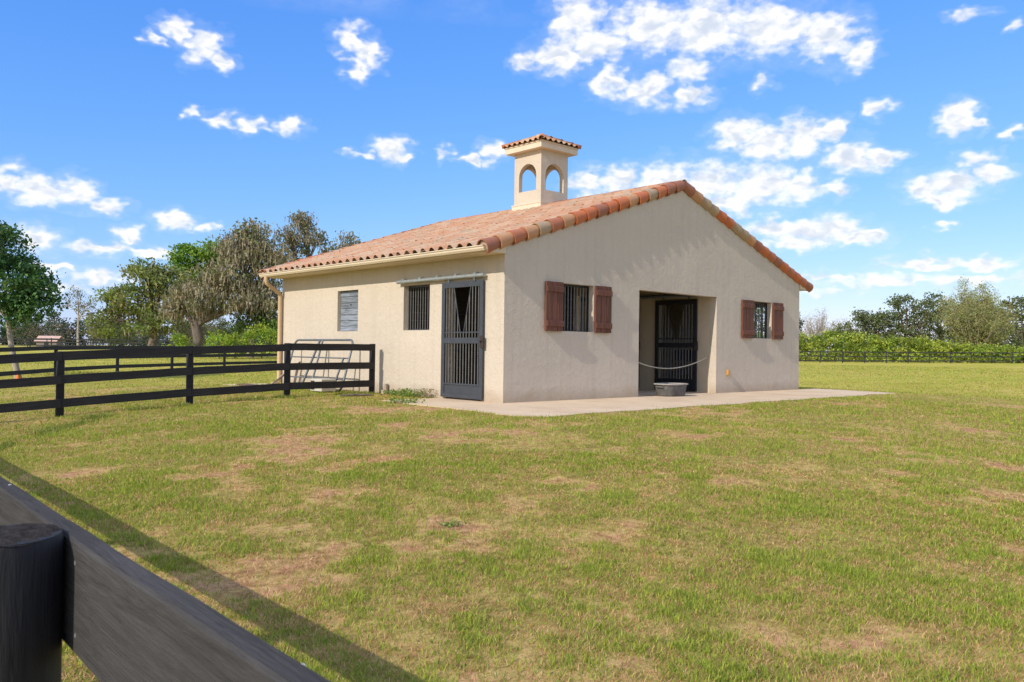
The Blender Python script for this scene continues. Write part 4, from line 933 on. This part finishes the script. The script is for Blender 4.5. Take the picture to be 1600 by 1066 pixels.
def grove(label, base, h, w, c=RO, n=42):
    return tree('oak_tree', label, 'tree', base, h*0.42, 0.28, [(-w*0.45, w*0.6, h*0.52, w*0.62, w*0.62, h*0.24, n), (w*0.3, -w*0.5, h*0.50, w*0.65, w*0.65, h*0.26, n), (0, 0, h*0.78, w*0.5, w*0.5, h*0.20, n), (-w*0.2, w*0.3, h*0.9, w*0.28, w*0.28, h*0.10, 10), (w*0.4, -w*0.6, h*0.78, w*0.3, w*0.3, h*0.14, 12), (0, 0, h*0.28, w*0.8, w*0.8, h*0.24, n+14)], 0.28, 30, 0.46, c, alt=(0.16, 0.175, 0.075), altp=0.35, limbs=4)
grove('dark oak at the left end of the right hand grove', (99.5, 36.4), 6.6, 3.2)
grove('dark oak with forked crown left of the feathery tree', (104.0, 33.4), 8.6, 3.4)
grove('tall dark oak directly left of the feathery tree', (108.4, 30.6), 8.9, 3.3)
grove('dark oak partly hidden behind the feathery tree', (112, 26.5), 8.2, 3.4)
grove('dark oak at the right edge behind the hedge', (108.5, 20.8), 8.3, 3.6)
grove('shadowy oak beyond the right edge of the hedge', (112.5, 14.5), 8.0, 4.0)
def bare(label, base, h, w, n):
    x, y = base; z = gz(x, y); t = thing('bare_tree', (x, y, z), label, 'tree'); m = MB(); m.tube([(x, y, z-0.2), (x, y, z+h*0.22)], [0.2, 0.16], 7); tips = []
    for i in range(n):
        th = random.uniform(0, 6.283); sp = random.random()**0.5; a = Vector((x, y, z+h*random.uniform(0.1, 0.22))); e = Vector((x+math.cos(th)*w*sp, y+math.sin(th)*w*sp, z+h*random.uniform(0.55, 1.0)*(1-0.3*sp)))
        k = a.lerp(e, 0.5)+Vector((0, 0, -0.05*h)); m.tube([a, k, e], [0.06, 0.04, 0.012], 4, False)
        for j in range(9):
            b_ = k.lerp(e, random.random()); g = b_+Vector((random.gauss(0, 0.5), random.gauss(0, 0.5), random.uniform(0.2, 0.9))); m.tube([b_, g], [0.028, 0.012], 3, False); tips.append(g); tips.append(b_.lerp(g, 0.6))
    m.build('trunk', PALEBARK, t, origin=(x, y, z)); tp = np.array([tuple(q) for q in tips]); per = 6; pp_ = np.repeat(tp, per, 0)+rng.normal(size=(len(tp)*per, 3))*0.25
    place('crown', leaves_mesh('crown', pp_-np.array([x, y, z]), 0.15, tint((0.27, 0.225, 0.18), len(tp), per, 0.2, 0.05), 0.3), LEAF, t, (x, y, z))
bare('pale grey leafless tree beside the right corner of the barn', (103.6, 45.6), 7.6, 3.6, 46)
bare('small leafless tree right of the pale grey leafless tree', (104.9, 41.6), 5.6, 2.0, 18)
tree('cedar', 'narrow dark cedar touching the right edge of the barn', 'tree', (82.6, 38.0), 1.6, 0.16, [(0, 0, 2.2, 1.3, 1.3, 1.5, 34), (0, 0, 4.0, 1.0, 1.0, 1.3, 26), (0, 0, 5.6, 0.5, 0.5, 0.9, 12), (-1.3, 1.2, 2.6, 1.2, 1.2, 1.8, 30)], 0.2, 26, 0.28, (0.085, 0.10, 0.055), alt=(0.14, 0.14, 0.085), altp=0.3)
tree('oak_tree', 'green tree seen through the barred right window', 'tree', (80, 42.2), 2.5, 0.25, [(0, 0, 3.2, 2.2, 2.2, 1.6, 44), (-1.5, 1.4, 4.6, 2.0, 2.0, 1.6, 40), (0.4, -0.4, 5.8, 1.8, 1.8, 1.3, 34), (-4.0, 3.6, 4.2, 2.4, 2.4, 2.4, 44)], 0.24, 26, 0.36, (0.10, 0.14, 0.04), alt=(0.15, 0.18, 0.05), altp=0.4)

# ------------------------------------------------------------------ shed far off
sx, sy = 27.0, 144.4; sz = gz(sx, sy); shed = thing('shed', (sx, sy, sz), 'small far shed with faded red roof beyond the left fences', 'building')
dv = Vector((math.cos(-0.75), math.sin(-0.75), 0)); nv = Vector((-dv.y, dv.x, 0)); c0 = Vector((sx, sy, sz))
def shp(a, b_, z): p = c0 + dv*a + nv*b_; return (p.x, p.y, sz+z)
m = MB(); m.prism([shp(-1.7, -1.1, 0), shp(1.7, -1.1, 0), shp(1.7, 1.1, 0), shp(-1.7, 1.1, 0)], (0, 0, 1.05)); m.build('wall', simple('dull shed siding', (0.22, 0.19, 0.165), 0.2, 4, 0.9), shed)
m = MB(); m.prism([shp(-1.95, -1.4, 0.95), shp(-1.95, 0, 1.85), shp(-1.95, 1.4, 0.95), shp(-1.95, 1.4, 0.89), shp(-1.95, 0, 1.78), shp(-1.95, -1.4, 0.89)], dv*3.9); m.build('roof', simple('faded red metal roof', (0.60, 0.40, 0.33), 0.12, 3, 0.7), shed)
m = MB(); m.prism([shp(-0.4, -1.115, 0.02), shp(0.4, -1.115, 0.02), shp(0.4, -1.115, 0.9), shp(-0.4, -1.115, 0.9)], nv*0.012); m.build('door', DOORD, shed)

# ------------------------------------------------------------------ things about the yard
# traffic cone
cx_, cy_ = -3.72, 21.5; cz_ = gz(cx_, cy_); cone = thing('traffic_cone', (cx_, cy_, cz_), 'small orange traffic cone beside the pale leaning trunk', 'traffic cone')
CONE = simple('orange plastic', (0.75, 0.20, 0.02), 0.1, 5, 0.5)
MB().tube([(cx_, cy_, cz_+0.015), (cx_, cy_, cz_+0.05), (cx_, cy_, cz_+0.26), (cx_, cy_, cz_+0.27)], [0.085, 0.075, 0.024, 0.018], 14).build('body', CONE, cone, smooth=True)
MB().box((cx_-0.11, cy_-0.11, cz_-0.01), (cx_+0.11, cy_+0.11, cz_+0.02)).build('base', CONE, cone)
# feed tub in the breezeway doorway
tx, ty = 5.22, -0.16; tub = thing('feed_tub', (tx, ty, 0), 'grey rubber feed tub standing on the concrete in the barn doorway', 'tub')
RUB = simple('dusty grey rubber', (0.13, 0.125, 0.12), 0.4, 9, 0.8, bump=0.2, bscale=30); RIM = simple('scuffed tub rim', (0.40, 0.375, 0.33), 0.25, 12, 0.7)
def oval(m, prof, n=36, sx=0.9, sy=0.66, p=2.6):
    vs = []
    for r, z in prof:
        for k in range(n):
            th = 2*math.pi*k/n; c, s = math.cos(th), math.sin(th)
            vs.append((tx + sx*r*math.copysign(abs(c)**(2/p), c), ty + sy*r*math.copysign(abs(s)**(2/p), s), z))
    m.add(vs, [(i*n+k, i*n+(k+1) % n, (i+1)*n+(k+1) % n, (i+1)*n+k) for i in range(len(prof)-1) for k in range(n)]); return m
m = oval(MB(), [(0.0, 0.004), (0.385, 0.004), (0.40, 0.015), (0.46, 0.275), (0.445, 0.275), (0.385, 0.03), (0.0, 0.03)]); m.build('body', RUB, tub, smooth=True)
m = oval(MB(), [(0.462, 0.268), (0.495, 0.270), (0.502, 0.285), (0.495, 0.298), (0.45, 0.298), (0.447, 0.268), (0.462, 0.268)]); m.build('rim', RIM, tub, smooth=True)
for s in (-1, 1):
    MB().tube([(tx+s*0.405, ty-0.10, 0.25), (tx+s*0.465, ty-0.09, 0.23), (tx+s*0.465, ty+0.09, 0.23), (tx+s*0.405, ty+0.10, 0.25)], 0.012, 8).build('handle', RUB, tub, smooth=True)
# rope across the doorway
ra, rb = Vector((D1+0.006, 0.14, 0.835)), Vector((D2-0.03, 0.24, 0.92)); rp = []
for i in range(41):
    u = i/40; p = ra.lerp(rb, u); p.z -= 0.235*4*u*(1-u)*(1+0.18*(0.5-u)); rp.append(p)
rope = MB(); rope.tube(rp, 0.0125, 8)
for k in range(2):
    q = [p + Vector((0, math.cos(i*1.25+k*3.14)*0.008, math.sin(i*1.25+k*3.14)*0.008)) for i, p in enumerate(rp)]; rope.tube(q, 0.007, 5)
rope.tube([rb, rb+Vector((0.012, 0.0, -0.02)), rb+Vector((0.0, 0.0, -0.09))], 0.008, 6)
tag(rope.build('rope', simple('pale cotton rope', (0.52, 0.46, 0.35), 0.15, 60, 0.9), smooth=True), 'pale rope sagging across the open barn doorway', 'rope')
MB().tube([(D2-0.002, 0.24, 0.925), (D2-0.045, 0.24, 0.925), (D2-0.045, 0.24, 0.90)], 0.008, 6).build('hook', RUST, barn)
# tube gate leaning on the side wall
gate = thing('tube_gate', (-0.45, 6.5, gz(-0.45, 6.5)), 'grey tubular steel livestock gate leaning on the barn side wall', 'gate')
def GP(y, h): return Vector((-0.52 + 0.34*h/1.25, y, gz(-0.45, 6.5) + 0.02 + h))
ya, yb = 5.1, 7.95; H = 1.22; rr = 0.16; P = []
for (yc, hc, a0) in ((yb-rr, rr, 270), (yb-rr, H-rr, 0), (ya+rr, H-rr, 90), (ya+rr, rr, 180)):
    for k in range(6):
        a = math.radians(a0+18*k); P.append(GP(yc+rr*math.cos(a), hc+rr*math.sin(a)))
P.append(P[0])
MB().tube(P, 0.027, 10, False).build('frame', GALVD, gate, smooth=True)
for h in (0.27, 0.52, 0.78): MB().tube([GP(ya, h), GP(yb, h)], 0.017, 8).build('rail', GALVD, gate, smooth=True)
for y in (6.55,): 
    g = MB(); g.tube([GP(y, 0.02), GP(y, H)], 0.026, 8); g.build('stile', GALVD, gate, smooth=True)
g = MB(); g.tube([GP(5.42, 0.02)+Vector((-0.05, 0, 0)), GP(5.28, 0.80)+Vector((-0.05, 0, 0))], 0.026, 8); g.build('brace', GALVD, gate, smooth=True)
g = MB(); g.tube([GP(6.95, 0.0)+Vector((-0.05, 0, 0)), GP(6.62, H-0.02)+Vector((-0.04, 0, 0))], 0.030, 8); g.build('brace', GALVD, gate, smooth=True)
# utility box on the ground by the gate
bx0 = thing('utility_box', (-0.95, 5.35, gz(-0.95, 5.35)), 'small cream metal box with a vent standing behind the paddock fence', 'box'); bz = gz(-0.95, 5.35)
CR = simple('cream enamel', (0.60, 0.55, 0.44), 0.08, 5, 0.5)
bevel(MB().box((-1.10, 5.00, bz+0.03), (-0.72, 5.52, bz+0.32)).build('body', CR, bx0), 0.012)
for k in range(5): MB().box((-1.112, 5.32, bz+0.07+k*0.045), (-1.1005, 5.48, bz+0.095+k*0.045)).build('vent_slat', RUST, bx0)
for y in (5.06, 5.46): MB().box((-1.06, y, bz-0.02), (-0.76, y+0.03, bz+0.03)).build('foot', RUST, bx0)
# planks by the downspout
PLK = simple('weathered plank', (0.40, 0.32, 0.23), 0.3, 3, 0.9, stretch=(6, 6, 1), bump=0.3); PLD = simple('old brown board', (0.14, 0.095, 0.07), 0.35, 3, 0.9)
z0 = gz(-0.6, 8.4)
m = MB(); m.prism([(-0.62, 8.55, z0-0.02), (-0.62, 8.41, z0-0.02), (-0.03, 8.06, 0.62), (-0.03, 8.20, 0.62)], (-0.035, 0, 0.0)); tag(bevel(m.build('plank', PLK), 0.004), 'pale plank leaning on the barn wall beside the downspout', 'plank')
m = MB(); m.prism([(-0.80, 8.30, z0-0.02), (-0.80, 8.22, z0-0.02), (-0.05, 7.85, 0.66), (-0.05, 7.93, 0.66)], (-0.03, 0, 0.0)); tag(bevel(m.build('plank', PLD), 0.004), 'narrow brown plank leaning beside the pale plank', 'plank')
z0 = gz(-1.5, 8.0); m = MB(); m.box((-1.05, 7.1, z0+0.005), (-0.78, 9.6, z0+0.04)); tag(bevel(m.build('plank', PLD), 0.006), 'dark board lying on the ground below the downspout', 'plank')
z0 = gz(-1.0, 10.6); m = MB(); m.prism([(-0.95, 9.35, z0-0.1), (0.3, 9.35, z0-0.1), (0.3, 10.7, z0-0.1), (-0.95, 10.7, z0-0.1)], (0, 0, 0.125)); tag(m.build('concrete_pad', SLABM), 'pale concrete pad on the grass behind the far corner of the barn', 'pavement', kind='structure')
# stick and leftovers
z0 = gz(-1.0, 3.2); m = MB(); m.tube([(-1.55, 3.42, z0+0.03), (-1.2, 3.30, z0+0.05), (-0.85, 3.22, z0+0.035)], [0.02, 0.025, 0.015], 6); m.tube([(-1.2, 3.30, z0+0.05), (-1.0, 3.12, z0+0.06)], [0.014, 0.008], 5)
tag(m.build('branch', BARK, smooth=True), 'dark broken branch lying on the grass by the fence end', 'branch')
m = MB(); z0 = gz(-0.14, 3.9); m.box((-0.10, 3.86, z0-0.02), (-0.03, 3.96, z0+0.24)); m.box((-0.19, 3.82, z0-0.02), (-0.115, 3.92, z0+0.10)); tag(bevel(m.build('offcut', PLK), 0.006), 'pale timber offcut standing against the wall at the fence end', 'timber')

# ------------------------------------------------------------------ weeds at the foot of the wall
def weed(label, x, y, r, h, n, color, group=None, leaf=0.042):
    z = gz(x, y); t = thing('weed', (x, y, z), label, 'plant', group)
    cs = np.column_stack([x+rng.normal(0, r, n), y+rng.normal(0, r, n), z+rng.random(n)*h]); 
    place('crown', leaves_mesh('crown', cs-np.array([x, y, z]), leaf, tint(color, n, 1, 0.3, 0.1)), LEAF, t, (x, y, z))
    m = MB()
    for k in range(9):
        q = cs[rng.integers(n)]; m.tube([(x+random.gauss(0, r*0.3), y+random.gauss(0, r*0.3), z-0.02), tuple(q)], [0.005, 0.002], 4, False)
    m.build('stem', BARK, t)
GW = (0.16, 0.25, 0.04); DW = (0.34, 0.28, 0.16)
weed('leafy green weed against the wall left of the stall door', -0.16, 2.95, 0.14, 0.17, 380, GW)
weed('low green weed at the wall foot below the barred side window', -0.20, 3.35, 0.15, 0.12, 260, GW)
weed('dry seedy weed beside the stall door frame', -0.13, 2.3, 0.12, 0.2, 200, DW)
weed('short green weed between the dry weed and leafy weed', -0.18, 2.65, 0.13, 0.13, 240, GW)
weed('green weed tuft on the left edge of the concrete slab', -1.55, 1.15, 0.16, 0.10, 300, GW)
weed('green weed tuft in a bare patch of the lawn', -6.74, -6.8, 0.05, 0.045, 130, (0.22, 0.32, 0.06), leaf=0.022)

# ------------------------------------------------------------------ grass
def grass():
    V = []; C_ = []; F = []; base = 0
    fa = math.atan2(fw[1], fw[0])
    def sample(n, r0_, r1_, half):
        r = np.sqrt(rng.uniform(r0_**2, r1_**2, n)); a = fa + rng.uniform(-half, half, n)
        return CAM[0]+r*np.cos(a), CAM[1]+r*np.sin(a), r
    bands = [(0.4, 3.2, math.pi, 22000, 0.0), (3.0, 6.0, 0.78, 240000, 0.0), (6.0, 9.5, 0.72, 250000, 0.0), (9.5, 14, 0.70, 200000, 1), (14, 22, 0.68, 200000, 1), (22, 40, 0.68, 130000, 2), (40, 78, 0.66, 110000, 3)]
    bar_poly = [(-0.0, -0.0), (W, 0), (W, L), (0, L)]
    for r0_, r1_, half, n, lod in bands:
        x, y, r = sample(n, r0_, r1_, half)
        edge = 0.05*(vnoise(x*5, y*5, 71)-0.2)
        keep = ~in_poly(x, y, [(p[0]*1.0+0.0, p[1]) for p in ap]) & ~in_poly(x, y, bar_poly)
        sl = (x > -1.75+0.10*fbm(y*3, y*0, 2, 4)) & (x < 12.4) & (y > -2.62 + 0.16*(fbm(x*2.2, x*0, 3, 8)-0.3)) & (y < 1.9)
        b = bare_f(x, y); fine = fbm(x*3.0, y*3.0, 3, 91)
        dens = np.clip(1.12 - 0.95*b - 0.9*np.clip(fine-0.52, 0, 1)*2, 0.26, 1)
        keep &= rng.random(n) < dens; keep &= ~(sl & (rng.random(n) < 0.0))
        x, y, r, b, fine = x[keep], y[keep], r[keep], b[keep], fine[keep]; n = len(x)
        z = ground_z(x, y)
        lush = np.clip(1-b*1.1 + 0.5*(0.5-fine), 0, 1)
        u = rng.random(n)
        patchy = 0.5*fbm(x*4.0, y*4.0, 3, 141)+0.5*fbm(x*11.0, y*11.0, 2, 151); p_green = np.clip(0.34 + 0.28*lush + 1.7*(patchy-0.5), 0.06, 0.90)
        green = u < p_green
        h = np.where(green, rng.uniform(0.013, 0.040, n)*(0.55+0.6*lush+1.2*np.clip(patchy-0.5, -0.2, 0.4)), rng.uniform(0.010, 0.036, n))
        lean = np.where(green, rng.uniform(0.25, 1.1, n), rng.uniform(0.8, 1.5, n))
        wid = np.where(green, 0.0021, 0.0015)*rng.uniform(0.7, 1.4, n)
        wid = np.maximum(wid, r*0.00036*(1.0 if lod < 1 else 1.3))
        if lod: h = h*(1.0 + 0.25*lod)
        th = rng.uniform(0, 2*np.pi, n); dx, dy = np.cos(th), np.sin(th); pa = th + np.pi/2 + rng.normal(0, 0.5, n); px, py = np.cos(pa)*wid, np.sin(pa)*wid
        gcol = np.array([0.175, 0.275, 0.034]); ycol = np.array([0.48, 0.49, 0.078]); scol = np.array([0.76, 0.54, 0.27]); bcol = np.array([0.46, 0.21, 0.10])
        q = rng.random((n, 1)); cgreen = gcol*(1-q)+ycol*q
        q2 = rng.random((n, 1))**1.1; cstraw = scol*(1-q2)+bcol*q2
        c = np.where(green[:, None], cgreen, cstraw)*rng.uniform(0.75, 1.2, (n, 1))
        root = np.stack([x, y, z-0.006], 1); tip = root + np.stack([dx*np.sin(lean)*h*1.4, dy*np.sin(lean)*h*1.4, np.cos(lean)*h+0.012], 1); side = np.stack([px, py, np.zeros(n)], 1)
        if lod == 0:
            midp = root*0.5+tip*0.5 + np.array([0, 0, 1.0])*(0.16*h[:, None])
            v = np.stack([root-side, root+side, midp+side*0.8, midp-side*0.8, tip], 1).reshape(-1, 3)
            i0 = base + 5*np.arange(n)[:, None]; f = np.concatenate([i0+np.array([[0, 1, 2]]), i0+np.array([[0, 2, 3]]), i0+np.array([[3, 2, 4]])], 0)
            V.append(v); C_.append(np.repeat(c, 5, 0)); F.append(f); base += 5*n
        else:
            v = np.stack([root-side, root+side, tip], 1).reshape(-1, 3)
            f = base + 3*np.arange(n)[:, None] + np.array([[0, 1, 2]])
            V.append(v); C_.append(np.repeat(c, 3, 0)); F.append(f); base += 3*n
    # taller blades along the fence line, coloured dark to stand for its shadow
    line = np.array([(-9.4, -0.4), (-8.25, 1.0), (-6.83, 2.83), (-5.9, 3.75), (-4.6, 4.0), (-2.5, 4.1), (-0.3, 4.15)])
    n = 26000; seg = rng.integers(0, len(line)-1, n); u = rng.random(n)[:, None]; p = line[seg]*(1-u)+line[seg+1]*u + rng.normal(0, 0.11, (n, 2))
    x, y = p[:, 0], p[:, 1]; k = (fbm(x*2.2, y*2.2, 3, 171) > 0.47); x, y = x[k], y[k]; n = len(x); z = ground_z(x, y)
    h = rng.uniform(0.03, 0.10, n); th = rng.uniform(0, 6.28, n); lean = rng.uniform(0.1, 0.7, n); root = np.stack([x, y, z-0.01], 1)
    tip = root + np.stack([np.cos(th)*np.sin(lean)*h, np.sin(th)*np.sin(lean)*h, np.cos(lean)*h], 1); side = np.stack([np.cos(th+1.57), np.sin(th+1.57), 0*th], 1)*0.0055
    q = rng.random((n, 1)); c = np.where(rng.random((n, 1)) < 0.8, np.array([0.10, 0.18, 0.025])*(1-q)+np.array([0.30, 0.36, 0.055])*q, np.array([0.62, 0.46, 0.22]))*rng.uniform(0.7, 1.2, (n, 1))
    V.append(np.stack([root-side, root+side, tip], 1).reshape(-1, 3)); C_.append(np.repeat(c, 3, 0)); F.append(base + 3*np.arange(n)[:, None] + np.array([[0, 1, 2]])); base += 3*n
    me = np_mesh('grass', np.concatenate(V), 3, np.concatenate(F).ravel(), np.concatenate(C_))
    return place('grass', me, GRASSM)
tag(grass(), 'short patchy green and straw grass covering the paddock', 'grass', kind='stuff')

# ------------------------------------------------------------------ fallen leaves and twigs
def litter():
    P = []
    for _ in range(46): P.append((random.uniform(-1.4, 12.0), -2.55+abs(random.gauss(0, 0.25)), 0.008))
    for _ in range(22): x = random.uniform(8.3, 9.6); P.append((x, -2.2+random.gauss(0, 0.18), 0.008))
    for _ in range(26): P.append((random.uniform(7.5, 11.6), -abs(random.gauss(0.03, 0.04))-0.01, 0.008))
    for _ in range(150):
        r = random.uniform(3.2, 14); a = math.atan2(fw[1], fw[0]) + random.uniform(-0.66, 0.66); x, y = CAM[0]+r*math.cos(a), CAM[1]+r*math.sin(a)
        if x > -1.9 and y > -2.9: continue
        P.append((x, y, gz(x, y)+0.02))
    P = np.array(P); c = np.array([0.20, 0.125, 0.07])*rng.uniform(0.5, 1.9, (len(P), 1))
    me = leaves_mesh('leaf_litter', P, 0.035, c, 0.5); 
    z = np.empty(len(me.vertices)*3, np.float32); me.vertices.foreach_get('co', z); z = z.reshape(-1, 3); z[:, 2] = np.repeat(P[:, 2], 4) + (z[:, 2]-np.repeat(P[:, 2], 4))*0.3; me.vertices.foreach_set('co', z.ravel()); me.update()
    return place('leaf_litter', me, LEAF)
tag(litter(), 'dry brown leaves scattered over slab edge and lawn', 'leaf litter', kind='stuff')

# alike things share a group
GROUPS = {'live_oak': 'oaks behind the barn on the left', 'oak_tree': 'dark oaks beyond the right hedge', 'shrub': 'bright shrubs below the mossy oaks', 'thicket': 'thickets beyond the far left fences',
          'fence': 'black board paddock fences', 'weed': 'weeds by the barn and in the lawn', 'bare_tree': 'leafless trees right of the barn', 'plank': 'old planks by the downspout'}
for o in list(bpy.data.objects):
    if o.parent is None and o.name.split('.')[0] in GROUPS: o['group'] = GROUPS[o.name.split('.')[0]]
